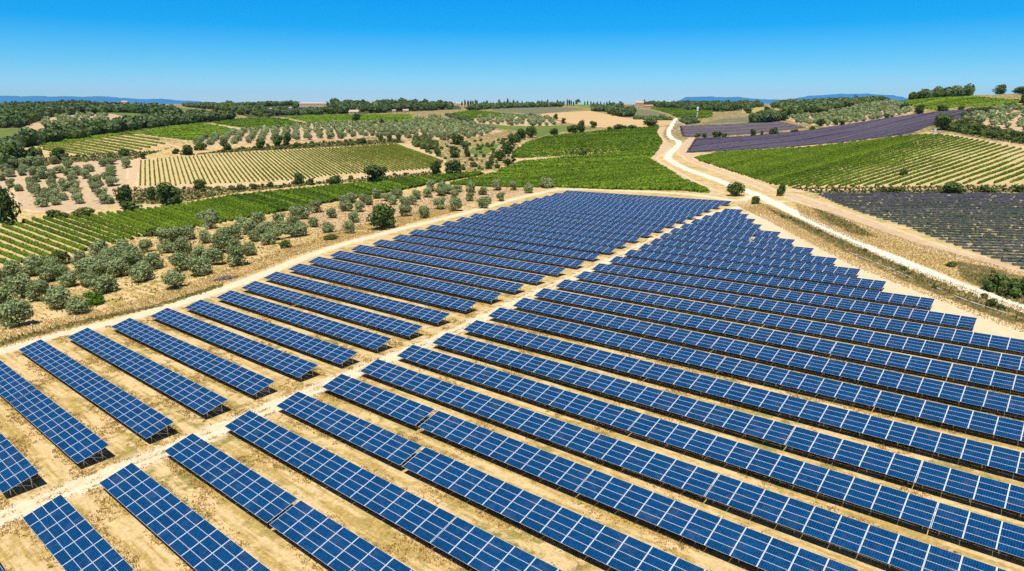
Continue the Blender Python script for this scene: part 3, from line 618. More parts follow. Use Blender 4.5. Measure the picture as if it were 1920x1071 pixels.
def solar_table(u0, u1, v, label, group, fine, ZL=1.05):
    """v: line of the high edge. origin on the ground under the low edge middle"""
    vl = v - SW * ct                     # low edge
    L = u1 - u0; nc = max(1, round(L / 2.7)); w = L / nc; um = (u0 + u1) / 2
    x, y = uv2w(um, vl); xc, yc = uv2w(um, v - SW * ct / 2)
    z0 = float(plane(xc, yc))
    t = empty('solar_table', (x, y, z0), YAW); t.rotation_euler = (0, -math.atan(SLOPE_U), YAW)
    tag(t, label, 'solar table', group)
    P, fs, uv, me = module_mesh(w)
    loc = [(-L / 2 + (i + .5) * w, (j + .5) * SW / 4) for i in range(nc) for j in range(4)]
    T = [np.array((a, b * ct, ZL + b * st)) for a, b in loc]
    ind = set()
    if fine:
        Mw = np.array([[DU[0], -DU[1]], [DU[1], DU[0]]])
        W = np.array([[*(np.array((x, y)) + a[0] * DU + a[1] * DV), z0 + a[2] + a[0] * SLOPE_U] for a in T]); q = project(W)
        vis = [k for k in range(len(T)) if -20 < q[k][0] < 1940 and -10 < q[k][1] < 1095]
        vis.sort(key=lambda k: W[k][1]); ind = set(vis[:100])
    for k in sorted(ind):
        o = bpy.data.objects.new('solar_panel', me); sc.collection.objects.link(o); o.parent = t; o.location = T[k]; o.rotation_euler = (TILT, 0, 0)
    rest = [k for k in range(len(T)) if k not in ind]
    if rest:
        Pr = P @ RM.T; V = np.concatenate([Pr + T[k] for k in rest]); Fc = np.concatenate([fs + 8 * i for i in range(len(rest))])
        o = link('solar_panels' if fine else 'panel_bank', mesh_np('panel_bank', V, Fc, [M['module'], M['back']], np.tile([0, 1, 1, 1, 1, 1], len(rest)), np.tile(np.array(uv), (len(rest), 1))), t)
        if fine: o['kind'] = 'stuff'
    mb = MB()
    for b in (0.5, 1.5, 2.6, 3.6):       # purlins
        c = (0, b * ct + .09 * st, ZL + b * st - .09 * ct); mb.box(c, (L - .1, .06, .07), RM)
    n = max(1, int(L // 4.5)); xs = np.linspace(-L / 2 + .7, L / 2 - .7, n + 1)
    def legs(m_, X):
        for b in (0.9, 3.2):
            m_.box((X, b * ct, (ZL + b * st - .18) / 2 - .2), (.10, .10, ZL + b * st - .18 + .4))
    lm = MB()
    for k, X in enumerate(xs):
        mb.box((X, 2.05 * ct + .15 * st, ZL + 2.05 * st - .15 * ct), (.06, 3.8, .07), RM)
        mb.bar((X + .07, 3.2 * ct, .45), (X + .07, 1.3 * ct, ZL + 1.3 * st - .2), .05)
        if 0 < k < n: legs(lm, X)
    mb.build('support_frame', [M['steel']], t)
    if lm.v: link('leg_line', lm.mesh('leg_line', [M['steel']]), t)['kind'] = 'stuff'
    for X in (xs[0], xs[-1]):
        for b in (0.9, 3.2):
            a = MB(); a.box((0, 0, (ZL + b * st - .18) / 2 - .2), (.10, .10, ZL + b * st - .18 + .4)); a.build('leg', [M['steel']], t, (X, b * ct, 0))
    return t
def segs(u0, u1, gaps):
    out = []; a = u0
    for g, w in sorted(gaps):
        if a < g < u1: out.append((a, g - w / 2)); a = g + w / 2
    out.append((a, u1)); return out
for i in range(-1, 28):
    S = segs(LU[i], TU[i], LGAPS.get(i, []))
    for k, (a, b) in enumerate(S):
        nm = f'blue solar table, {ORD[i + 1]} row from the front, left block'
        if len(S) > 1: nm += ', ' + ('far end' if k == 0 else 'end by the middle track')
        zl = float(np.interp(i, [8, 14], [1.05, .72])); solar_table(a, b, VROW[i] + (1.05 - zl) * 4, nm, 'solar tables left of the middle dirt track', i <= 5, zl)
for i in range(-3, 26):
    if i == -3: continue
    S = segs(RU[i], EU.get(i, 10.0 if i > 4 else -10.0), GAPS.get(i, []))
    for k, (a, b) in enumerate(S):
        if a > -2 and i < 5: continue
        nm = f'blue solar table, {ORD[i + 2]} row from the front, right block'
        if len(S) > 1: nm += ', ' + (('piece by the track', 'piece after the gap', 'far right piece')[k] if len(S) == 3 else ('piece by the track', 'piece after the gap')[k])
        zl = float(np.interp(i, [8, 14], [1.05, .72])); solar_table(a, b, VROW[i] + (1.05 - zl) * 4, nm, 'solar tables right of the middle dirt track', i <= 6, zl)

# ------------------------------------------------------------------ foliage
def quads(C, Nn, size, aspect=1.0):
    """leaf-clump quads at centres C with normals Nn"""
    n = len(C); size = np.broadcast_to(size, (n,))
    Nn = Nn / (np.linalg.norm(Nn, axis=1, keepdims=True) + 1e-9)
    r = RNG.normal(size=(n, 3)); a = np.cross(Nn, r); a /= np.linalg.norm(a, axis=1, keepdims=True) + 1e-9; b = np.cross(Nn, a)
    a = a * (size * .5)[:, None]; b = b * (size * .5 * aspect)[:, None]
    j = 1 + RNG.uniform(-.3, .3, (n, 4, 1))
    V = np.stack([C - a - b, C + a - b * .8, C + a * .8 + b, C - a * .9 + b * .9], 1)
    V = C[:, None] + (V - C[:, None]) * j
    return V.reshape(-1, 3), np.arange(4 * n).reshape(-1, 4)
def crown_cloud(w, h, z0, nb, nq, size, flat=1.0):
    """blobs spread through an uneven crown volume"""
    V = []; C = []; Nn = []
    per = nq // nb
    for k in range(nb):
        t = RNG.uniform(0, 2 * math.pi); rr = math.sqrt(RNG.uniform(0, 1)) * w * .32; zz = RNG.uniform(0.05, 0.85)
        prof = math.sin(math.pi * min(max(zz * .8 + .18, 0), 1)) ** .6
        c = np.array((rr * prof * math.cos(t), rr * prof * math.sin(t), z0 + zz * h * .85)); rad = w * RNG.uniform(.20, .29)
        d = RNG.normal(size=(per, 3)); d /= np.linalg.norm(d, axis=1, keepdims=True)
        q = c + d * rad * RNG.uniform(.72, 1.08, (per, 1)) * np.array((1, 1, .8 * flat)); q[:, 2] = np.maximum(q[:, 2], z0 * .7 + RNG.uniform(0, .3, per))
        C.append(q); Nn.append(d + RNG.normal(size=(per, 3)) * .35 + np.array((0, 0, .3)))
    C = np.concatenate(C); Nn = np.concatenate(Nn)
    return quads(C, Nn, size * RNG.uniform(.6, 1.3, len(C)))
def trunk_mb(h, w, lean=0.0, forks=3, spread=1.2, top=None):
    m = MB(); a = np.array((0, 0, -.4)); b = np.array((lean, 0.1, h * .55)); m.bar(a, b, w, n=6, w2=w * .75)
    for k in range(forks):
        t = k * 2 * math.pi / forks + RNG.uniform(0, 1); c = b + np.array((math.cos(t) * spread * .5, math.sin(t) * spread * .5, h * .35)); d = b + np.array((math.cos(t) * spread, math.sin(t) * spread, (top or h) * RNG.uniform(.55, .8)))
        m.bar(b, c, w * .6, n=5, w2=w * .42); m.bar(c, d, w * .42, n=5, w2=w * .15)
    return m
def make_tree_meshes(kind, n, w, h, z0, nb, nq, size, matn, tw, forks=3, flat=1.0):
    out = []
    for k in range(n):
        ww = w * RNG.uniform(.9, 1.1); V, Fq = crown_cloud(ww, h * RNG.uniform(.9, 1.1), z0, nb, nq, size, flat)
        out.append((mesh_np(kind + '_crown', V, Fq, [M[matn]]), trunk_mb(z0 + h * .35, tw, RNG.uniform(-.2, .2), forks, w * .22, h * .4 + z0).mesh(kind + '_trunk', [M['bark']])))
    return out
TM = {'olive': make_tree_meshes('olive', 6, 5.2, 4.1, .6, 14, 1900, .31, 'olive', .35),
      'oak': make_tree_meshes('oak', 5, 9.0, 7.5, .9, 16, 1300, .62, 'oak', .55),
      'bush': make_tree_meshes('bush', 4, 5.0, 3.2, .15, 11, 620, .45, 'bush', .22, 3, .9),
      'bright': make_tree_meshes('bright', 1, 5.5, 4.2, .4, 12, 800, .45, 'bright', .3),
      'darkbush': make_tree_meshes('darkbush', 3, 5.0, 3.2, .15, 11, 620, .45, 'oak', .22, 3, .9),
      'tall': make_tree_meshes('tall', 2, 4.0, 9.0, .8, 14, 800, .55, 'oak', .35)}
BW = {'olive': (5.2, 4.6), 'oak': (9.0, 8.0), 'bush': (5.0, 3.0), 'bright': (5.5, 4.4), 'darkbush': (5.0, 3.0), 'tall': (4.0, 9.0)}
def tree(kind, name, P, label, cat, group=None, s=1.0, sz=None):
    e = empty(name, tuple(P), RNG.uniform(0, 6.28)); tag(e, label, cat, group)
    cm, tm = TM[kind][int(RNG.integers(len(TM[kind])))]
    sz = s if sz is None else sz
    link('crown', cm, e); link('trunk', tm, e); e.scale = (s, s, sz); e.location.z -= 0.05
    return e

# near olives, positions read off three enlargements
A1 = [(1110,1050),(1000,1030),(1200,1000),(1335,1005),(1405,945),(1310,930),(1500,890),(1680,840),(1830,820),(1625,850),(1020,945),(930,935),(1110,965),(700,920),(810,930),(920,880),(620,975),(560,960),(740,960),(780,1010),(860,1025),(1500,820),(1440,780),(1560,770),(1640,790),(1740,790),(1590,820),(1180,800),(1250,860),(1310,860),(1390,830),(1460,850),(1060,860),(1150,880),(980,870),(1770,710),(1700,745),(1640,730),(1850,740),(1420,870),(1240,930),(460,1010),(520,1060),(300,1050),(200,1060),(650,1060),(800,1065),(700,1000),(1540,860),(1350,800),(1140,760),(1190,770)]
A2 = [(60,150),(150,170),(230,190),(330,230),(440,260),(40,300),(110,330),(600,145),(500,110),(390,110),(280,80),(190,45),(230,30),(810,80),(980,120),(1110,50),(670,55),(600,20),(720,20),(470,60),(330,60),(20,210),(10,80),(90,60),(540,70),(-60,120),(-90,220),(-160,160),(-200,300)]
A3 = [(460,180),(550,155),(640,165),(720,110),(810,125),(790,150),(890,110),(960,50),(1045,65),(1145,38),(460,205),(355,195),(350,150),(290,130),(160,130),(100,170),(30,165),(120,120),(70,230),(40,290),(250,110),(310,95),(420,100),(480,90),(500,55),(560,80),(560,50),(630,100),(645,60),(720,60),(790,75),(870,50),(600,70),(200,95),(400,130),(60,120),(20,130)]
B1 = [(30,480),(60,510),(10,530),(60,565),(105,590),(140,480),(130,500),(190,500),(240,480),(200,540),(170,560),(240,520),(190,590),(210,620),(230,680),(245,655),(330,490),(260,620),(290,560),(300,590),(310,630),(320,665),(290,520),(350,560),(370,590),(360,640),(380,500),(400,540),(420,580),(430,620),(440,660),(380,460),(430,490),(450,500),(410,520),(500,480),(480,520),(520,550),(545,560),(540,590),(570,620),(580,660),(615,660),(580,450),(620,480),(620,510),(600,520),(630,560),(630,440),(700,440),(710,460),(305,440),(370,440),(230,450),(170,450),(130,455),(80,460),(-40,500),(-80,560),(-120,520)]
pa = np.array([(x / 2.975, 160 + y / 2.975) for x, y in A1] + [(x / 2.975, 500 + y / 2.975) for x, y in A2] + [(640 + x / 2.975, 340 + y / 2.975) for x, y in A3])
for P in unproject(pa[:, 0], pa[:, 1]):
    s = RNG.uniform(1.0, 1.42); tree('olive', 'olive_tree', P, 'silvery olive tree in the near grove beside the left dirt track', 'olive tree', 'olive trees in the near grove', s, s * RNG.uniform(.85, 1.12))
pa = np.array([(x / 2.975, 160 + y / 2.975) for x, y in B1])
for P in unproject(pa[:, 0], pa[:, 1]):
    s = RNG.uniform(1.05, 1.45); tree('olive', 'olive_tree', P, 'grey green olive tree on pinkish soil in the left orchard', 'olive tree', 'olive trees of the left orchard', s, s * RNG.uniform(.85, 1.1))

def world_fill(poly, spacing, jit=.4, rz=0.0):
    """jittered grid on the ground inside an outline"""
    P = np.array(poly, float); n = []
    for a, b in zip(P, np.roll(P, -1, 0)):
        for t in np.linspace(0, 1, 6, endpoint=False): n.append(a + (b - a) * t)
    n = np.array(n); W = unproject(n[:, 0], n[:, 1])[:, :2]
    c, s_ = math.cos(rz), math.sin(rz); Rm = np.array([[c, s_], [-s_, c]]); Wr = W @ Rm.T
    lo, hi = Wr.min(0), Wr.max(0); sx, sy = (spacing, spacing) if isinstance(spacing, (int, float)) else spacing
    gx, gy = np.meshgrid(np.arange(lo[0], hi[0], sx), np.arange(lo[1], hi[1], sy)); g = np.stack([gx.ravel(), gy.ravel()], -1)
    g += RNG.uniform(-jit, jit, g.shape) * np.array((sx, sy)); g = g @ Rm
    z = height(g[:, 0], g[:, 1]); p = np.concatenate([g, z[:, None]], 1); q = project(p)
    return p[inpoly(q[:, 0], q[:, 1], poly)]
# remaining olives: nearest ones single trees, the rest one mass per kind
far = []
OL = [('O2', (9.5, 9.5), .2, 0.3, 'small olive tree in the middle orchard behind the striped vineyard', 'olive trees of the middle orchard'),
      ('O3', (9.5, 9.5), .25, 0.5, 'olive tree in the orchard above the sloping lavender field', 'olive trees above the lavender'),
      ('O4', (11, 11), .3, 0.2, 'olive tree on bare soil near the right edge above the vineyard', 'olive trees at the right edge'),
      ('O5', (15, 15), .4, 0.0, 'round olive tree on pink soil on the far left slope', 'olive trees on the far left slope'),
      ('O6', (13, 13), .4, 0.0, 'olive tree in the scrubby grove below the golden stubble field', 'olive trees below the stubble field')]
for zk, spg, jit, rz, lb, gr in OL:
    for P in world_fill(Z[zk], spg, jit, rz):
        if RNG.uniform() < .93: far.append((math.hypot(P[0], P[1]), tuple(P), lb, gr))
far.sort(key=lambda a: a[0]); NOL = sum(o.name.startswith('olive_tree') for o in sc.collection.objects); single = far[:298 - NOL]; rest = far[298 - NOL:]
for d, P, lb, gr in single:
    s = RNG.uniform(.95, 1.3); tree('olive', 'olive_tree', P, lb, 'olive tree', gr, s, s * RNG.uniform(.8, 1.0))
def far_tree_proto(w, h, nq, z0=.1, lump=.18, sub=2):
    import bmesh
    bm = bmesh.new(); bmesh.ops.create_icosphere(bm, subdivisions=sub, radius=1.0)
    V = np.array([v.co[:] for v in bm.verts]); Fc = np.array([[v.index for v in f.verts] for f in bm.faces]); bm.free()
    ph = RNG.uniform(0, 6, 3)
    n = 1 + lump * (np.sin(V[:, 0] * 4 + ph[0]) + np.sin(V[:, 1] * 4.3 + ph[1]) + np.sin(V[:, 2] * 4.7 + ph[2])) / 1.5 + RNG.uniform(-.08, .08, len(V))
    V = V * n[:, None] * np.array((w / 2 * .9, w / 2 * .9, h / 2 * .9)) + np.array((0, 0, z0 + h / 2))
    d = RNG.normal(size=(nq, 3)); d /= np.linalg.norm(d, axis=1, keepdims=True); d[:, 2] = np.abs(d[:, 2]) * .9 + d[:, 2] * .1
    C = d * np.array((w / 2, w / 2, h / 2)) * RNG.uniform(.85, 1.12, (nq, 1)) + np.array((0, 0, z0 + h / 2))
    Q, FQ = quads(C, d + RNG.normal(size=(nq, 3)) * .5, w * .19)
    return V, Fc, Q, FQ
def scatter_merge(name, pts, protos, matn, label, smin=.8, smax=1.25, cat=None):
    Vs = []; F3 = []; F4 = []; b = 0
    for P in pts:
        V, Fc, Q, FQ = protos[int(RNG.integers(len(protos)))]
        t = RNG.uniform(0, 6.28); c, s_ = math.cos(t), math.sin(t); s = RNG.uniform(smin, smax); sz = s * RNG.uniform(.85, 1.2)
        A = np.array([[c * s, -s_ * s, 0], [s_ * s, c * s, 0], [0, 0, sz]]).T
        Vs.append(V @ A + P); F3.append(Fc + b); b += len(V); Vs.append(Q @ A + P); F4.append(FQ + b); b += len(Q)
    if not Vs: return
    return tag(link(name, mesh_np(name, np.concatenate(Vs), [np.concatenate(F3), np.concatenate(F4)], [M[matn]])), label, cat, None, 'stuff')
OP = [far_tree_proto(5.4, 3.9, 60, .2, .15, 2) for _ in range(5)]
scatter_merge('olive_grove', [np.array(a[1]) for a in rest], OP, 'olive', 'distant rows of small olive trees on the far slopes')
WP = [far_tree_proto(9.5, 9.5, 55, -.5, .2, 2) for _ in range(6)]
CP = [far_tree_proto(4.2, 12, 50, -.5, .12, 2) for _ in range(3)]
SP = [far_tree_proto(4.8, 3.6, 45, -.3, .2, 2) for _ in range(4)]
WL = {'W1': ('dark wood covering the far left slope', WP, 10.5), 'W2': ('long belt of dark trees behind the rounded green field', WP, 9.0), 'W2b': ('thin tree belt under the pink farmhouse', WP, 10),
      'W3': ('far wood along the skyline around the long cream building', WP, 15), 'W4': ('far wooded rise left of centre on the skyline', WP, 14), 'W5': ('dark wood on the skyline at the centre', WP, 11),
      'W6': ('small copse left of the hilltop farmhouse', WP, 9), 'W6c': ('dense copse below the hilltop farmhouse', WP, 8), 'W7': ('skyline wood right of the hilltop farmhouse', WP, 14),
      'W8': ('oak wood climbing the right hill to its crest', WP, 10.5), 'W9': ('rounded hedge trees behind the upper lavender field', WP, 8), 'W10': ('dark hedge at the edge of the golden field', SP, 5),
      'W11': ('dark trees at the left edge above the olive orchard', WP, 9), 'W13': ('dark hedge beside the low green dome', SP, 4.5), 'W14': ('light green scrub beside the striped vineyard corner', SP, 4.5),
      'W15': ('dark hedge above the right edge orchard', SP, 5), 'W16': ('scrubby bank above the right vineyard', SP, 7), 'W17': ('bushes at the far end of the gravel road', SP, 6)}
for k, (lb, pr, spc) in WL.items():
    pts = world_fill(WD[k], spc, .45); q_ = project(pts)
    for x0, x1, y0, y1 in ((560, 617, 198, 211), (227, 242, 195, 205), (854, 873, 196, 206), (1189, 1226, 199, 214), (693, 703, 194, 205), (504, 512, 205, 214), (540, 550, 203, 213), (731, 768, 209, 219), (655, 676, 212, 222), (1081, 1090, 194, 203), (1168, 1180, 200, 212)):
        m_ = (q_[:, 0] > x0 - 4) & (q_[:, 0] < x1 + 4) & (q_[:, 1] > y0) & (q_[:, 1] < y1); pts = pts[~m_]; q_ = q_[~m_]
    if k in ('W3', 'W7', 'W4', 'W5'): pts = pts[RNG.uniform(size=len(pts)) < .85]
    mt = 'bush' if k in ('W14', 'W16') else 'wood'
    if k in ('W3', 'W4', 'W7', 'W1', 'W2', 'W8'):
        if k == 'W3': pts = pts[np.sin(pts[:, 0] * .02 + 1) + np.sin(pts[:, 1] * .013) > -.7]
        sel = np.sin(pts[:, 0] * .045 + 2 * np.sin(pts[:, 1] * .02)) + RNG.normal(size=len(pts)) * .8 > .75
        scatter_merge('wood', pts[sel], pr, 'bush', lb.replace('dark ', '').replace('wood', 'lighter trees in the wood').replace('belt of', 'belt, lighter green'), .55, 1.2)
        pts = pts[~sel]
    small = k in ('W3', 'W7', 'W5')
    scatter_merge('wood' if pr is WP else 'scrub', pts, pr, mt, lb, .5 if k in ('W3', 'W7', 'W5', 'W2b') else .6, .95 if k in ('W3', 'W7', 'W5') else 1.35)
# ragged skyline conifers
sk = [(x, 199) for x in range(866, 918, 5)] + [(x, 199) for x in range(1052, 1080, 5)] + [(x, 198) for x in range(1096, 1118, 6)] + [(x, 198) for x in range(1121, 1144, 5)] + \
     [(x, 200) for x in range(1208, 1285, 7)] + [(x, 198) for x in range(700, 760, 9)] + [(x, 198) for x in range(935, 1050, 9)] + [(x, 199) for x in range(1290, 1430, 11)]
pts = unproject([a[0] + RNG.uniform(-2, 2) for a in sk], [a[1] + RNG.uniform(-1, 1) for a in sk])
scatter_merge('conifer_wood', pts, CP, 'wood', 'ragged pointed conifers along the far skyline', .7, 1.15)

# ------------------------------------------------------------------ single dark trees and bushes: (photo x, base y, width px, height px, kind)
DT = []
def zz(ox, oy, s, L, kind):
    for x, y, w, h in L: DT.append((ox + x / s, oy + y / s, w / s, h / s, kind))
zz(0, 160, 2.975, [(50,780,130,200),(705,690,115,140),(850,640,60,80),(945,672,150,130),(1665,550,65,62)], 'oak')
zz(0, 160, 2.975, [(330,412,90,50),(200,425,90,80),(60,440,130,90),(690,392,50,30),(1050,388,78,45),(985,382,48,28),(1125,362,78,40),(1255,360,66,48),(1455,352,60,42),(1555,336,72,58),(1608,336,50,58),(1655,347,45,28),(730,705,110,50)], 'darkbush')
zz(0, 160, 2.975, [(460,733,120,55),(1115,575,85,42),(870,835,150,45),(340,1000,115,60),(1870,560,85,48),(300,735,90,35),(1590,905,80,35),(1840,860,90,30),(1345,580,60,30),(1420,578,40,25),(1505,568,40,25),(350,740,80,40)], 'bush')
zz(0, 160, 2.975, [(1740,557,32,48),(800,410,32,40)], 'tall')
zz(640, 160, 2.975, [(190,540,135,95),(530,502,62,82),(632,497,118,84),(225,800,172,142),(1185,282,50,44),(1290,272,66,52),(1335,264,50,62),(1405,236,40,36),(1195,190,30,28),(1320,106,38,30),(1540,250,60,32),(1720,234,90,42)], 'oak')
zz(640, 160, 2.975, [(535,396,52,50),(625,402,66,48),(700,398,40,46),(820,466,42,42),(85,203,52,38),(225,224,26,30),(303,220,26,24),(1350,392,56,30),(1620,246,60,24),(1570,246,60,22),(1495,252,40,20)], 'darkbush')
zz(640, 160, 2.975, [(960,436,36,50),(1238,214,26,36),(1415,382,12,24)], 'tall')
zz(640, 160, 2.975, [(1060,292,62,60),(1005,302,62,60),(955,332,62,60),(925,382,72,62),(890,422,60,60),(925,448,52,40),(980,320,50,50)], 'oak')
zz(640, 160, 2.975, [(870,462,40,28),(740,455,50,30),(650,330,90,45),(690,345,60,30),(120,325,50,25),(220,305,30,25),(270,310,40,30),(320,318,32,40),(480,330,70,40)], 'bush')
zz(1280, 160, 2.975, [(300,617,95,74),(1445,248,104,88),(1640,272,90,55),(1320,157,60,50),(1445,142,70,34),(1235,138,50,36),(1768,52,70,50),(1882,52,80,46),(360,157,50,32),(468,142,32,24),(610,170,40,30),(525,190,70,36),(765,228,52,40)], 'oak')
zz(1280, 160, 2.975, [(550,617,52,66),(1505,603,140,50),(1555,136,46,20),(1730,292,60,26),(1850,302,60,40),(1700,150,80,30),(850,222,30,28),(890,222,32,22),(390,282,32,30),(495,274,30,26),(515,272,34,30),(180,290,36,27),(205,290,36,26),(235,290,34,22),(85,292,34,20),(120,292,34,25)], 'darkbush')
zz(1280, 160, 2.975, [(405,662,60,36),(1710,596,112,36),(1885,596,80,32),(1190,600,100,26),(1125,596,40,26),(620,262,50,20),(720,250,42,24),(1550,232,60,36),(1600,210,50,30),(1230,502,40,32),(850,590,28,18),(1490,1010,60,24)], 'bush')
zz(1280, 160, 2.975, [(440,280,22,26),(1895,100,30,60)], 'tall')
zz(1280, 340, 2.975, [(1740,610,110,80),(1830,640,140,100),(1930,640,120,90),(2040,680,150,100)], 'darkbush')
zz(1280, 340, 2.975, [(1230,500,40,30),(1720,700,60,40),(1780,715,50,30)], 'bush')
DT.append((175, 571, 40, 28, 'bright'))
arr = np.array([(a[0], a[1]) for a in DT]); WPt = unproject(arr[:, 0], arr[:, 1])
def near_thing(px, py):
    if py > 470: return 'near the right edge beside the gravel road' if px > 1500 else 'at the edge of the near olive grove'
    if py > 345: return ('beside the gravel road near the panels' if px < 1480 else 'between the right vineyard and the near lavender') if px > 1300 else ('between the near olive trees and the vineyard' if px < 500 else 'at the foot of the near olive grove')
    if px < 260: return 'on the far left slope above the olive orchard' if py < 305 else 'at the left orchard edge'
    if px < 860: return 'below the tan striped vineyard' if py > 315 else 'above the tan striped vineyard'
    if px < 1240: return 'in the creek hollow at the centre' if px < 1010 and py > 255 else 'in front of the golden stubble field'
    if px < 1560: return 'in the line between the two lavender fields' if py > 235 else 'behind the upper lavender field'
    return 'on the bank above the right vineyard' if py > 225 else 'on the right hill by the bright green field'
KN = {'oak': ('broadleaf_tree', 'dark round-crowned tree', 'tree'), 'darkbush': ('shrub', 'dark green shrub', 'shrub'), 'bush': ('bush', 'mid green low bush', 'bush'), 'tall': ('slender_tree', 'slender upright dark tree', 'tree'), 'bright': ('shrub', 'bright fresh green shrub', 'shrub')}
from collections import defaultdict
byl = defaultdict(list)
for a, P in zip(DT, WPt):
    byl[(a[4], near_thing(a[0], a[1]))].append((a, P))
ORDL = ['leftmost', 'second from left', 'third from left', 'fourth from left', 'fifth from left', 'sixth from left', 'seventh from left', 'eighth from left', 'ninth from left', 'tenth from left', 'eleventh from left', 'twelfth from left', 'thirteenth from left', 'fourteenth from left', 'fifteenth from left']
for (kd, nr), L in byl.items():
    L.sort(key=lambda t: t[0][0]); nm, ds, ct_ = KN[kd]
    for i, (a, P) in enumerate(L):
        dist = P[1] * cP - (P[2] - CAMZ) * sP; wm = a[2] / F * dist; hm = a[3] / F * dist
        lb = f'{ds} {nr}' + (f', {ORDL[min(i, 14)] if i < len(L) - 1 else "rightmost"}' if len(L) > 1 else '')
        tree(kd, nm, P, lb, ct_, (f'{ds}s {nr}' if len(L) > 2 else None), wm / BW[kd][0] * 1.05, hm / BW[kd][1] * 1.12)

# ------------------------------------------------------------------ vineyards and lavender: rows
def row_mesh(P, w, h, nper, qs, matn, name, base=.12, gapp=0.0, seg=.9):
    """one planted row along ground points P: an uneven leafy hedge with loose leaf clumps"""
    D = np.diff(P[:, :2], axis=0); L = np.hypot(D[:, 0], D[:, 1]); S = np.concatenate([[0], np.cumsum(L)]); T = S[-1]
    n = max(3, int(T / seg)); s = np.linspace(0, T, n); c = np.stack([np.interp(s, S, P[:, k]) for k in range(3)], -1)
    d = np.gradient(c[:, :2], axis=0); d /= np.linalg.norm(d, axis=1, keepdims=True) + 1e-9; nn = np.stack([-d[:, 1], d[:, 0]], -1)
    kk = RNG.uniform(.65, 1.2, n); kh = RNG.uniform(.7, 1.15, n)
    if gapp: g = RNG.uniform(size=n) < gapp; kk[g] = .12; kh[g] = .2
    prof = [(-.5, base), (-.46, .62), (-.18, 1.0), (.2, .97), (.48, .6), (.5, base)]
    V = np.zeros((n, 6, 3))
    for j, (a, b) in enumerate(prof):
        jj = RNG.uniform(-.12, .12, n); V[:, j, :2] = c[:, :2] + nn * ((a + jj) * w * kk)[:, None]; V[:, j, 2] = c[:, 2] + b * h * kh * (1 + RNG.uniform(-.1, .1, n))
    i = (np.arange(n - 1)[:, None] * 6 + np.arange(5)[None]).reshape(-1); Fc = np.stack([i, i + 1, i + 7, i + 6], -1)
    V = V.reshape(-1, 3)
    m = int(T * nper)
    if m:
        t = RNG.uniform(0, T, m); cc = np.stack([np.interp(t, s, c[:, k]) for k in range(3)], -1); ix = np.clip((t / T * (n - 1)).astype(int), 0, n - 1)
        a = RNG.uniform(0, math.pi, m); off = np.cos(a) * w * .52 * kk[ix]; cc[:, :2] += nn[ix] * off[:, None]; cc[:, 2] += h * (.35 + .7 * np.sin(a)) * kh[ix]
        nv = np.stack([nn[ix, 0] * np.cos(a), nn[ix, 1] * np.cos(a), np.sin(a)], -1) + RNG.normal(size=(m, 3)) * .5
        ok = kk[ix] > .2; Q, FQ = quads(cc[ok], nv[ok], qs * RNG.uniform(.6, 1.3, ok.sum()))
        FQ = FQ + len(V); V = np.concatenate([V, Q]); Fc = np.concatenate([Fc, FQ])
    return V, Fc
def clip_line(a, b, poly, n=260):
    t = np.linspace(0, 1, n); x = a[0] + (b[0] - a[0]) * t; y = a[1] + (b[1] - a[1]) * t; m = inpoly(x, y, poly)
    runs = []; i = 0
    while i < n:
        if m[i]:
            j = i
            while j + 1 < n and m[j + 1]: j += 1
            if j - i > 3: runs.append((x[i:j + 1], y[i:j + 1]))
            i = j + 1
        else: i += 1
    return runs
def rows_from(vp, refs, poly, ext=1.0, back=1.0):
    """rows run through reference points, all heading for one vanishing point"""
    out = []
    for (x, y) in refs:
        dx, dy = vp[0] - x, vp[1] - y; k = 1400 / math.hypot(dx, dy)
        for rx, ry in clip_line((x - dx * k * back, y - dy * k * back), (x + dx * k * ext, y + dy * k * ext), poly, 900):
            m = max(3, min(14, len(rx) // 12)); ii = np.linspace(0, len(rx) - 1, m).astype(int); out.append((rx[ii], ry[ii]))
    return out
def plant_rows(lines, w, h, nper, qs, matn, name, label, cat, group, gapp=0.0, seg=.9, merged=False, poly=None):
    VV = []; FF = []; b = 0
    for rx, ry in lines:
        P = unproject(rx, ry)
        if np.hypot(*(P[-1, :2] - P[0, :2])) < 4: continue
        V, Fc = row_mesh(P, w, h, nper, qs, matn, name, gapp=gapp, seg=seg)
        if merged: VV.append(V); FF.append(Fc + b); b += len(V)
        else: tag(link(name, mesh_np(name, V, Fc, [M[matn]])), label, cat, group)
    if merged: tag(link(name, mesh_np(name, np.concatenate(VV), np.concatenate(FF), [M[matn]])), label, cat, group, 'stuff')
# tan striped vineyard
vp = (272, 102); refs = [(262.5 + k * 9.7, 350) for k in range(73)]
plant_rows(rows_from(vp, refs, Z['F5']), .75, .95, 4.5, .42, 'vine2', 'vine_row', 'straight row of grapevines in the tan striped vineyard', 'vine row', 'vine rows of the tan striped vineyard', .05)
# right vineyard
x = 1090.0
for lo_, hi_, wd in ((1090, 1420, 1.9), (1420, 1560, 1.35), (1560, 2700, 1.15)):
    refs = []
    while x < hi_:
        refs.append((x, 346)); x += np.interp(x, [1090, 1400, 1500, 1650, 1750, 2300], [13, 15, 18, 23, 27, 31])
    plant_rows(rows_from((2966, -84), refs, Z['V3'], 1.0, 1.0), wd, 1.05, 7, .55, 'vine', 'vine_row', 'leafy row of grapevines in the large vineyard right of the road', 'vine row', 'vine rows right of the gravel road', .06)
# long vineyard behind the near olives: separate rows on the left, closed canopy further right
refs = []; y = 640.0
while y > 330:
    refs.append((0 if y < 560 else -200, y)) if y < 560 else None; y -= 10.5
refs = [(0, y) for y in np.arange(585, 330, -9.0)]; x = 10.0
vp1 = (-2400, -480); poly = Z['F1']
refs = []; s_ = 0.0
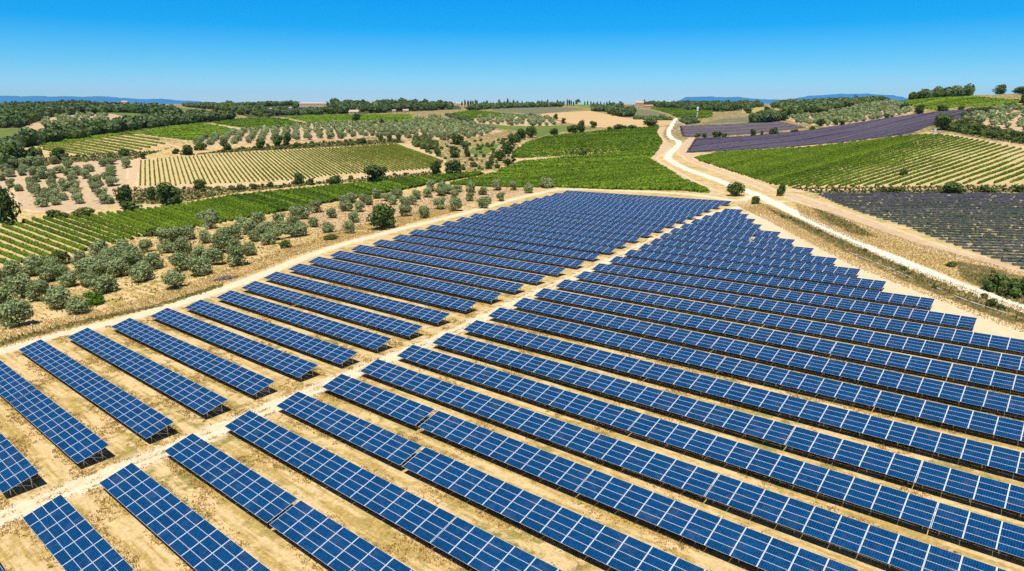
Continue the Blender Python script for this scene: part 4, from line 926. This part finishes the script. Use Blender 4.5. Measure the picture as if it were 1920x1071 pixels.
# step along the upper edge of the field so the spacing shrinks with distance
ex = [-260, 0, 215, 336, 538, 707, 929]; ey = [456, 428, 401, 386, 359, 342, 322]; x = -250.0
while x < 900:
    refs.append((x, float(np.interp(x, ex, ey)) + .5)); x += np.interp(x, [-250, 0, 215, 400, 600, 900], [34, 24, 15, 10, 8, 6])
lines = rows_from(vp1, refs, poly)
L1_ = [l for l in lines if l[0].mean() < 470]; L2_ = [l for l in lines if l[0].mean() >= 470]
plant_rows(L1_, 1.3, 1.45, 7, .5, 'vine', 'vine_row', 'slanting row of green grapevines behind the near olive grove', 'vine row', 'vine rows behind the near olive grove', .03)
plant_rows(L2_, 2.1, 1.5, 8, .55, 'vine', 'vineyard', 'closed green vine canopy narrowing towards the centre', None, None, .02, .9, True)
# small broken vineyard upper left
plant_rows(rows_from((-700, 110), [(80 + 0 * k, 262 + k * 4.6) for k in range(-14, 12)], Z['V6']), 1.7, 1.4, 3, .7, 'vine2', 'vine_row', 'broken row of vines in the small vineyard on the left slope', 'vine row', 'vine rows of the small left slope vineyard', .12)
# dense vineyards behind the panels: one canopy each
def canopy(zk, spacing, rz, w, h, nper, qs, matn, label, gapp=.02, seg=1.0, patch=None):
    poly = Z[zk]; P = np.array(poly); W = unproject(P[:, 0], P[:, 1])[:, :2]; c, s_ = math.cos(rz), math.sin(rz); Rm = np.array([[c, s_], [-s_, c]]); Wr = W @ Rm.T
    lo, hi = Wr.min(0) - 2, Wr.max(0) + 2; VV = []; FF = []; b = 0
    for yv in np.arange(lo[1], hi[1], spacing):
        xs = np.arange(lo[0], hi[0], 2.0); g = np.stack([xs, np.full(len(xs), yv)], -1) @ Rm; z = height(g[:, 0], g[:, 1]); p = np.concatenate([g, z[:, None]], 1); q = project(p); m = inpoly(q[:, 0], q[:, 1], poly)
        i = 0
        while i < len(m):
            if m[i]:
                j = i
                while j + 1 < len(m) and m[j + 1]: j += 1
                if j - i >= 2:
                    V, Fc = row_mesh(p[i:j + 1], w, h, nper, qs, matn, '', gapp=gapp, seg=seg)
                    if patch is not None:
                        qf = V[Fc].mean(1); pq = project(qf); drop = np.zeros(len(Fc), bool)
                        for pl, pr_ in patch: drop |= inpoly(pq[:, 0], pq[:, 1], pl) & (RNG.uniform(size=len(Fc)) < pr_)
                        Fc = Fc[~drop]
                    VV.append(V); FF.append(Fc + b); b += len(V)
                i = j + 1
            else: i += 1
    tag(link('vineyard', mesh_np('vineyard', np.concatenate(VV), np.concatenate(FF), [M[matn]])), label, None, None, 'stuff')
canopy('F2', 2.3, .25, 2.0, 1.5, 9, .6, 'vine', 'dense bright green vineyard directly behind the panel blocks')
canopy('F3', 2.6, .1, 2.1, 1.4, 4, .8, 'vine', 'narrow green vineyard strip behind the dense vineyard')
canopy('F4', 3.0, .2, 2.3, 1.4, 3, .9, 'vine', 'green vineyard with yellow bare patches left of the road', .04, 1.2,
       [([(1000, 284), (1080, 275), (1170, 274), (1160, 284), (1080, 292), (1000, 296)], .72), ([(1060, 268), (1150, 264), (1150, 268), (1060, 271)], .8), ([(1195, 262), (1230, 255), (1225, 266), (1195, 268)], .5)])
# near lavender: nearly horizontal rows, closer together with distance
refs = []; y = 364.5
while y < 600:
    refs.append((1900, y)); y += np.interp(y, [364, 400, 450, 500, 600], [2.5, 3.4, 5.0, 6.4, 9])
plant_rows(rows_from((-9000, 195), [a for k_, a in enumerate(refs) if a[1] < 378 or (a[1] < 400 and k_ % 2)], Z['L3']), 1.0, .6, 5, .34, 'lav4', 'lavender_row', 'violet tinged lavender row at the far side of the near field', 'lavender row', 'violet lavender rows beside the gravel road', .04, .7)
refs = [a for k_, a in enumerate(refs) if not (a[1] < 378 or (a[1] < 400 and k_ % 2))]
plant_rows(rows_from((-9000, 195), refs, Z['L3']), 1.0, .65, 6, .34, 'lav', 'lavender_row', 'clipped grey green lavender row in the near right field', 'lavender row', 'lavender rows beside the gravel road', .05, .7)
canopy_done = True
def lav_mass(zk, rz, spacing, matn, label):
    poly = Z[zk]; P = np.array(poly); W = unproject(P[:, 0], P[:, 1])[:, :2]; c, s_ = math.cos(rz), math.sin(rz); Rm = np.array([[c, s_], [-s_, c]]); Wr = W @ Rm.T
    lo, hi = Wr.min(0), Wr.max(0); VV = []; FF = []; b = 0
    for yv in np.arange(lo[1], hi[1], spacing):
        xs = np.arange(lo[0], hi[0], 4.0); g = np.stack([xs, np.full(len(xs), yv)], -1) @ Rm; z = height(g[:, 0], g[:, 1]); p = np.concatenate([g, z[:, None]], 1); q = project(p); m = inpoly(q[:, 0], q[:, 1], poly)
        idx = np.where(m)[0]
        if len(idx) > 3:
            V, Fc = row_mesh(p[idx[0]:idx[-1] + 1], spacing * .8, .6, 0, .5, matn, '', seg=2.5); VV.append(V); FF.append(Fc + b); b += len(V)
    tag(link('lavender', mesh_np('lavender', np.concatenate(VV), np.concatenate(FF), [M[matn]])), label, None, None, 'stuff')
lav_mass('L2', .55, 2.2, 'lav2', 'flowering purple lavender on the long right slope')
lav_mass('L1', .3, 2.2, 'lav3', 'faded lavender behind the line of bushes')
def crop_mass(zk, rz, spacing, matn, label):
    poly = Z[zk]; P = np.array(poly); W = unproject(P[:, 0], P[:, 1])[:, :2]; c, s_ = math.cos(rz), math.sin(rz); Rm = np.array([[c, s_], [-s_, c]]); Wr = W @ Rm.T
    lo, hi = Wr.min(0), Wr.max(0); VV = []; FF = []; b = 0
    for yv in np.arange(lo[1], hi[1], spacing):
        xs = np.arange(lo[0], hi[0], 5.0); g = np.stack([xs, np.full(len(xs), yv)], -1) @ Rm; z = height(g[:, 0], g[:, 1]); p = np.concatenate([g, z[:, None]], 1); q = project(p); m = inpoly(q[:, 0], q[:, 1], poly); i = 0
        while i < len(m):
            if m[i]:
                j = i
                while j + 1 < len(m) and m[j + 1]: j += 1
                if j > i: V, Fc = row_mesh(p[i:j + 1], spacing * .62, 1.1, .5, 1.3, matn, '', gapp=.03, seg=2.2); VV.append(V); FF.append(Fc + b); b += len(V)
                i = j + 1
            else: i += 1
    if VV: tag(link('vineyard', mesh_np('vineyard', np.concatenate(VV), np.concatenate(FF), [M[matn]])), label, None, None, 'stuff')
for zk, rz, lb in (('G4', .5, 'vines on the rounded bright green field left of centre'), ('G5', .6, 'vines on the green field between two pale tracks'), ('G6', .2, 'vines on the wide flat green field by the stone hut'),
                   ('G7', .3, 'vines on the low green dome above the terraced olives'), ('G14', .4, 'vines on the bright green field of the right hill'), ('G11', .3, 'vines around the white tower')):
    crop_mass(zk, rz, 4.0, 'vine', lb)

# ------------------------------------------------------------------ buildings
def gable(mb, w, d, h, rh, c=(0, 0), m=1, ov=.35):
    x, y = c; a, b = w / 2 + ov, d / 2 + ov; t = .22
    P = [(x - a, y - b, h), (x + a, y - b, h), (x + a, y, h + rh), (x - a, y, h + rh), (x - a, y + b, h), (x + a, y + b, h)]
    Q = [(p[0], p[1], p[2] + t) for p in P]
    mb.add(P + Q, [(6, 7, 8, 9), (9, 8, 11, 10), (0, 3, 2, 1), (3, 4, 5, 2), (0, 1, 7, 6), (4, 10, 11, 5), (0, 6, 9, 3), (3, 9, 10, 4), (1, 2, 8, 7), (2, 5, 11, 8)], m)
def house(px, py, wpx, hpx, label, wall, roof, nwin=3, rot=0.0, dep=.6, name='farmhouse', cat='house', rise=.28):
    P = unproject([px], [py])[0]; dist = P[1] * cP - (P[2] - CAMZ) * sP; w = wpx / F * dist; hh = hpx / F * dist; h = hh * .72; d = max(w * dep, 4)
    e = empty(name, (P[0], P[1], P[2] - .3), rot); tag(e, label, cat)
    mb = MB(); mb.box((0, 0, h / 2), (w, d, h)); mb.add([(-w / 2, -d / 2, h), (-w / 2, d / 2, h), (-w / 2, 0, h + d * rise * .96)], [(0, 1, 2)]); mb.add([(w / 2, -d / 2, h), (w / 2, d / 2, h), (w / 2, 0, h + d * rise * .96)], [(0, 2, 1)])
    mb.build('wall', [M[wall]], e)
    r = MB(); gable(r, w, d, h, d * rise, m=0); ro = r.build('roof', [M[roof]], e)
    c = MB(); c.box((w * .25, 0, h + d * rise + .4), (.9, .9, 1.6)); c.build('chimney', [M[wall]], ro)
    dm = MB(); dm.box((-w * .12, -d / 2 - .02, 1.1), (1.3, .12, 2.2)); dm.build('door', [M['dark']], e)
    for k in range(nwin):
        x = (k + .5) / nwin * w - w / 2
        if abs(x + w * .12) < 1.4: x += 2.0
        q = MB(); q.box((0, 0, 0), (1.1, .12, 1.3)); q.build('window', [M['dark']], e, (x, -d / 2 - .02, h * .6))
    return e, w, d, h
house(588, 201, 50, 9, 'long low cream farm building with a pale pink roof on the left skyline', 'cream', 'paletile', 8, .05, .22, 'farm_building', 'building', .2)
house(234.5, 197, 10, 8, 'small pink farmhouse beside a dark tree on the far left hilltop', 'pinkwall', 'paletile', 2, .2)
house(665, 215.5, 18, 8, 'small cream stone hut with pale tile roof at the green field edge', 'cream', 'paletile', 2, -.1, .7, 'stone_hut', 'hut')
house(739, 211.5, 6.5, 6, 'tiny cream hut half hidden among trees', 'cream', 'paletile', 1, .2, .8, 'stone_hut', 'hut')
house(761, 211.5, 10, 6, 'tan shed right of the tiny cream hut', 'pinkwall', 'paletile', 1, .1, .8, 'shed', 'shed')
house(863.5, 198, 15, 5, 'low white house on the skyline at the edge of the central wood', 'white', 'paletile', 3, 0, .5)
e, w, d, h = house(1199, 203, 15, 14, 'large pale stone farmhouse on the central hilltop beside the cypress wood', 'pinkwall', 'paletile', 4, -.15, .7)
mb = MB(); mb.box((-w * .22, d * .1, h * 1.1), (w * .26, d * .4, h * .9)); mb.build('tower_block', [M['white']], e)
house(1215, 203, 18, 5.5, 'low annex with pink roof right of the hilltop farmhouse', 'pinkwall', 'tile', 3, -.1, .5, 'farm_annex', 'house')
house(1174, 202, 7, 6, 'small pink house half hidden left of the hilltop farmhouse', 'pinkwall', 'tile', 1, .1)
house(1085, 196, 4, 4, 'tiny white house under a round skyline tree', 'white', 'paletile', 1, 0, .8)
house(698, 196, 5, 4, 'tiny white house on the wooded skyline rise', 'white', 'paletile', 1, 0, .8)
house(508, 207, 3.5, 4, 'tiny white shed in the far left wood', 'white', 'paletile', 1, 0, .8, 'shed', 'shed')
house(545, 205, 4.5, 4, 'tiny white shed below the long cream building', 'white', 'paletile', 1, 0, .8, 'shed', 'shed')
# white tower by the far green field
P = unproject([1307], [222])[0]; dist = P[1]; k = dist / F
e = empty('stone_tower', tuple(P)); tag(e, 'slim white tower standing in the far green field', 'tower')
mb = MB(); mb.bar((0, 0, -.5), (0, 0, 13 * k), 3.2 * k, n=10, w2=2.6 * k); mb.build('shaft', [M['cream']], e)
mb = MB(); mb.bar((0, 0, 13 * k), (0, 0, 18 * k), 3.9 * k, n=10, w2=3.9 * k); mb.bar((0, 0, 18 * k), (0, 0, 20.5 * k), 4.3 * k, n=10, w2=.8 * k); mb.build('cap', [M['white']], e)
mb = MB(); mb.box((0, -1.45 * k, 1.5 * k), (1.1 * k, .4 * k, 3 * k)); mb.build('door', [M['dark']], e)
# cabinet at the dark tree
P = unproject([1752.5], [247.5])[0]; k = P[1] / F
e = empty('utility_cabinet', tuple(P)); tag(e, 'pale blue grey cabinet under the dark tree at the vineyard corner', 'cabinet')
mb = MB(); mb.box((0, 0, 3.0 * k), (4.6 * k, 3.0 * k, 6.0 * k)); mb.build('body', [M['cab']], e)
mb = MB(); mb.box((0, 0, 6.2 * k), (5.2 * k, 3.6 * k, .5 * k)); mb.build('roof', [M['white']], e)
mb = MB(); mb.box((.0, -1.52 * k, 2.8 * k), (3.2 * k, .12 * k, 4.6 * k)); mb.build('door', [M['white']], e)

# ------------------------------------------------------------------ fences, pipe, marker, pile, rocks
def fence(line, spacing, h, label, wires=4, pw=.09):
    P = np.array(line); D = np.hypot(*np.diff(P, axis=0).T); S = np.concatenate([[0], np.cumsum(D)]); s = np.arange(0, S[-1], spacing)
    X = np.interp(s, S, P[:, 0]); Y = np.interp(s, S, P[:, 1]); Zh = height(X, Y)
    e = empty('wire_fence', (X[0], Y[0], Zh[0])); tag(e, label, 'fence')
    pm = MB(); pm.bar((0, 0, -.4), (0, 0, h), pw, n=6, w2=pw * .9); me = pm.mesh('post', [M['post']])
    idx = list(range(len(X))); keep = set(idx[:100]) if len(idx) > 100 else set(idx)
    xm = MB()
    for i in idx:
        o = (X[i] - X[0], Y[i] - Y[0], Zh[i] - Zh[0])
        if i in keep: q = link('post', me, e, o); q.rotation_euler = (RNG.uniform(-.06, .06), RNG.uniform(-.06, .06), 0)
        else: xm.bar((o[0], o[1], o[2] - .4), (o[0], o[1], o[2] + h), pw, n=6)
    if xm.v: link('posts', xm.mesh('posts', [M['post']]), e)['kind'] = 'stuff'
    wm = MB()
    for k in range(wires):
        z = h * (k + 1) / (wires + .3)
        for i in range(len(X) - 1): wm.bar((X[i] - X[0], Y[i] - Y[0], Zh[i] - Zh[0] + z), (X[i + 1] - X[0], Y[i + 1] - Y[0], Zh[i + 1] - Zh[0] + z), .022, n=3)
    link('wire', wm.mesh('wire', [M['wire']]), e)
fence(wline([(-120, 668), (0, 641), (62, 625), (139, 607), (252, 577), (336, 554), (420, 533), (500, 506), (560, 482), (640, 455), (700, 440), (800, 410), (900, 385), (1000, 359)], 8), 4.2, 1.5, 'low wire fence with thin posts along the left dirt track')
fence(wline([(1425, 386), (1480, 409), (1550, 441), (1617, 471), (1644, 482), (1735, 521), (1787, 539), (1846, 561), (1920, 588), (2010, 620)], 8), 4.0, 1.6, 'wire fence with thin posts beside the white gravel road')
L = wline([(1593, 475), (1636, 492), (1678, 509), (1711, 523.5), (1753, 540), (1804, 562), (1846, 576), (1890, 590)], 10); S = np.concatenate([[0], np.cumsum(np.hypot(*np.diff(L, axis=0).T))])
P0 = (L[0][0], L[0][1], float(height(*L[0]))); e = empty('irrigation_pipe', P0); tag(e, 'pale broken pipe lying in the weeds between the panels and the road fence', 'pipe')
s = 0.0
while s < S[-1] - 3:
    ln = RNG.uniform(2.5, 5); 
    if RNG.uniform() < .72:
        a = np.array([np.interp(s, S, L[:, 0]), np.interp(s, S, L[:, 1])]); b = np.array([np.interp(s + ln, S, L[:, 0]), np.interp(s + ln, S, L[:, 1])])
        mb = MB(); mb.bar((a[0] - P0[0], a[1] - P0[1], float(height(*a)) - P0[2] + .18), (b[0] - P0[0], b[1] - P0[1], float(height(*b)) - P0[2] + .18), .28, n=8); mb.build('pipe_length', [M['concrete']], e)
    s += ln + RNG.uniform(.1, 1.2)
P = unproject([65], [627])[0]; e = empty('marker_post', tuple(P)); tag(e, 'thin leaning marker post with a white top at the left fence', 'post')
mb = MB(); mb.bar((0, 0, -.3), (-.25, 0, 2.1), .10, n=6); mb.build('pole', [M['post']], e)
mb = MB(); mb.box((-.26, 0, 2.2), (.26, .2, .24)); mb.build('cap', [M['white']], e)
# heap of pruned branches
P = unproject([424], [524])[0]; V = []; n = 260
mb = MB()
for _ in range(n):
    t = RNG.uniform(0, 6.28); r = abs(RNG.normal()) * .35; c = np.array((r * math.cos(t) * 6.0, r * math.sin(t) * 2.2, max(.05, 1.0 * (1 - r) * RNG.uniform(.2, 1)))); a = RNG.normal(size=3) * (1.0, 1.0, .22); a = a / np.linalg.norm(a) * RNG.uniform(.4, 1.1)
    mb.bar(c - a, c + a, RNG.uniform(.05, .14), n=4)
o = link('branch_pile', mb.mesh('branch_pile', [M['twig']]), None, tuple(P)); o.rotation_euler = (0, 0, .55); tag(o, 'heap of pale pruned branches beside the left dirt track', 'branch pile')
def rock(px, py, s, label, group=None):
    import bmesh
    bm = bmesh.new(); bmesh.ops.create_icosphere(bm, subdivisions=2, radius=1)
    for v in bm.verts: v.co = v.co * RNG.uniform(.75, 1.15); v.co.z *= .6
    me = bpy.data.meshes.new('rock'); bm.to_mesh(me); bm.free(); me.materials.append(M['rock'])
    P = unproject([px], [py])[0]; o = link('rock', me, None, tuple(P)); o.scale = (s * 1.4, s, s); o.rotation_euler = (0, 0, RNG.uniform(0, 3)); tag(o, label, 'rock', group)
for x, y, s in ((1272, 230, 2.2), (1276, 232, 2.6), (1281, 234, 2.4), (1270, 227, 1.6), (1273, 243, 1.5), (1285, 230, 1.5)):
    rock(x, y, s, 'pale boulder heaped at the far end of the gravel road', 'pale boulders by the road')
P = uv2w(-79.5, 211.6 - 2.0); o = MB(); o.box((0, 0, .7), (1.0, .6, 1.4)); o.box((0, 0, 1.46), (1.15, .75, .1))
e = empty('inverter_box', (P[0], P[1], float(plane(*P))), YAW); tag(e, 'pale grey box in the gap of a far panel row', 'electrical box'); o.build('body', [M['concrete']], e)
mb = MB(); mb.box((0, -.32, .75), (.7, .05, 1.0)); mb.build('door', [M['cab']], e)

# ------------------------------------------------------------------ grass and weeds on the near ground
def tufts(name, pts, matn, label, hmin, hmax, blades=5, wid=.10):
    n = len(pts) * blades; C = np.repeat(pts, blades, 0); sp_ = .16; C[:, :2] += RNG.normal(size=(n, 2)) * sp_
    H = RNG.uniform(hmin, hmax, n); t = RNG.uniform(0, 6.28, n); a = np.stack([np.cos(t), np.sin(t), np.zeros(n)], -1) * (wid * RNG.uniform(.6, 1.5, n))[:, None]; ln = RNG.normal(size=(n, 3)) * .35; ln[:, 2] = 1; top = ln * H[:, None]
    C[:, 2] -= .03
    V = np.stack([C - a, C + a, C + a * .35 + top, C - a * .35 + top], 1).reshape(-1, 3)
    return tag(link(name, mesh_np(name, V, np.arange(4 * n).reshape(-1, 4), [M[matn]])), label, None, None, 'stuff')
def near_pts(n, umin, umax, vmin, vmax, sel):
    u = RNG.uniform(umin, umax, n); v = RNG.uniform(vmin, vmax, n); x = u * DU[0] + v * DV[0]; y = u * DU[1] + v * DV[1]; P = np.stack([x, y, plane(x, y)], -1)
    q = project(P); ok = (q[:, 0] > -60) & (q[:, 0] < 1980) & (q[:, 1] < 1110) & (y > 15)
    d = np.minimum(polydist(x, y, MIDTRACK), polydist(x, y, EDGETRACK)); ok &= d > 2.0
    hf = .9 * np.sin(u * 2.3 + 2 * np.sin(v * 1.9)) * np.sin(v * 2.9 + np.sin(u * 1.3))
    f = hf + np.sin(u * .21 + 2 * np.sin(v * .6)) + np.sin(v * 1.45 + .7 * np.sin(u * .12)) + .7 * np.sin(u * .63 + v * .31 + 1)
    ok &= sel(f, u, v); return P[ok]
tufts('dry_grass', near_pts(170000, -160, 12, -5, 120, lambda f, u, v: f > .25), 'straw', 'dry straw tufts growing between the panel rows', .08, .24, 5, .07)
tufts('weeds', near_pts(45000, -160, 12, -5, 130, lambda f, u, v: f > 1.9), 'weed', 'olive green weeds growing between the panel rows', .10, .30, 5, .07)
t_ = RNG.uniform(0, 1, 9000); S_ = np.concatenate([[0], np.cumsum(np.hypot(*np.diff(MIDTRACK, axis=0).T))]); s_ = t_ * S_[-1] * .75
x_ = np.interp(s_, S_, MIDTRACK[:, 0]); y_ = np.interp(s_, S_, MIDTRACK[:, 1]); o_ = RNG.choice([0.0, -1.9, 1.9], 9000) + RNG.normal(size=9000) * .28; k_ = np.sin(s_ * .5) + np.sin(s_ * 1.3) > -.2
x_ = x_ + o_ * DU[0]; y_ = y_ + o_ * DU[1]; tufts('dry_grass', np.stack([x_, y_, plane(x_, y_)], -1)[k_], 'straw', 'dry grass along the centre and edges of the middle dirt track', .05, .18, 4, .07)
def field_pts(n, polys, extra=None):
    out = []
    for pl in polys:
        P = world_fill(pl, n, .5); out.append(P)
    return np.concatenate(out)
tufts('dry_grass', field_pts(.65, [[(-60, 672), (0, 655), (200, 600), (400, 540), (560, 478), (700, 436), (860, 396), (860, 380), (640, 430), (500, 480), (330, 540), (190, 580), (60, 605), (-60, 620)], [(1380, 385), (1430, 380), (1700, 500), (1980, 600), (1980, 650), (1850, 600), (1600, 500), (1450, 420)], [(1490, 380), (1560, 400), (1700, 450), (1980, 530), (1980, 590), (1800, 525), (1600, 450), (1500, 405)]]), 'straw', 'tall dry grass on the verges of the tracks and the gravel road', .12, .36, 4, .10)
tufts('weeds', field_pts(1.0, [[(1440, 392), (1500, 416), (1580, 452), (1700, 505), (1850, 562), (1980, 612), (1980, 630), (1850, 580), (1700, 520), (1580, 463), (1450, 398)], [(1530, 392), (1600, 420), (1650, 448), (1600, 440), (1545, 410)], [(1800, 510), (1870, 520), (1980, 560), (1980, 590), (1880, 560)], [(0, 640), (140, 605), (300, 570), (420, 532), (420, 538), (300, 577), (140, 612), (0, 648)]]), 'weed', 'green weeds along the fences and ditch', .2, .7, 4, .15)
gp = field_pts(1.2, [[(0, 505), (130, 482), (270, 440), (330, 434), (470, 412), (640, 380), (760, 360), (1000, 353), (870, 385), (740, 412), (640, 440), (470, 498), (330, 540), (190, 578), (60, 603), (0, 608)]])
g_ = np.sin(gp[:, 0] * .5 + 2 * np.sin(gp[:, 1] * .3)) + np.sin(gp[:, 1] * .8) + RNG.normal(size=len(gp)) * .7
tufts('dry_grass', gp[g_ > .1], 'straw', 'dry grass under the near olive trees', .12, .4, 4, .14)
tufts('weeds', gp[g_ < -1.2], 'weed', 'green weeds under the near olive trees', .15, .5, 4, .18)
hp = field_pts(5.0, [GREEN[2]]); hp = hp[RNG.uniform(size=len(hp)) < .3]
scatter_merge('scrub', hp, SP, 'bush', 'low green scrub in the creek hollow', .25, .75)
hp = field_pts(4.0, [GREEN[0], GREEN[1], GREEN[3], GREEN[8]]); hp = hp[RNG.uniform(size=len(hp)) < .3]
scatter_merge('scrub', hp, SP, 'scrubleaf', 'low brown green scrub on the field banks', .2, .6)
hp = field_pts(3.0, [GREEN[4], GREEN[6]]); hp = hp[RNG.uniform(size=len(hp)) < .14]
scatter_merge('scrub', hp, SP, 'scrubleaf', 'small green bushes in the ditch beside the gravel road', .12, .32)
tufts('weeds', field_pts(2.3, [GREEN[0], GREEN[1], GREEN[3], GREEN[7], GREEN[8]]), 'scrubleaf', 'scrubby green brown growth on the banks between fields', .3, 1.0, 5, .38)

# ------------------------------------------------------------------ haze
HAZE = 1.9e-5
mb = MB(); mb.box((0, 7300, 120), (36000, 17400, 400)); o = mb.build('haze', [])
hm = bpy.data.materials.new('haze_air'); hm.use_nodes = True; nt = hm.node_tree; nt.nodes.clear()
v = nt.nodes.new('ShaderNodeVolumePrincipled'); v.inputs['Density'].default_value = HAZE; v.inputs['Color'].default_value = (0.45, 0.70, 1.0, 1); v.inputs['Anisotropy'].default_value = 0.0
oo = nt.nodes.new('ShaderNodeOutputMaterial'); nt.links.new(v.outputs[0], oo.inputs['Volume']); o.data.materials.append(hm)
tag(o, 'thin blue air over the whole valley', None, None, 'stuff')
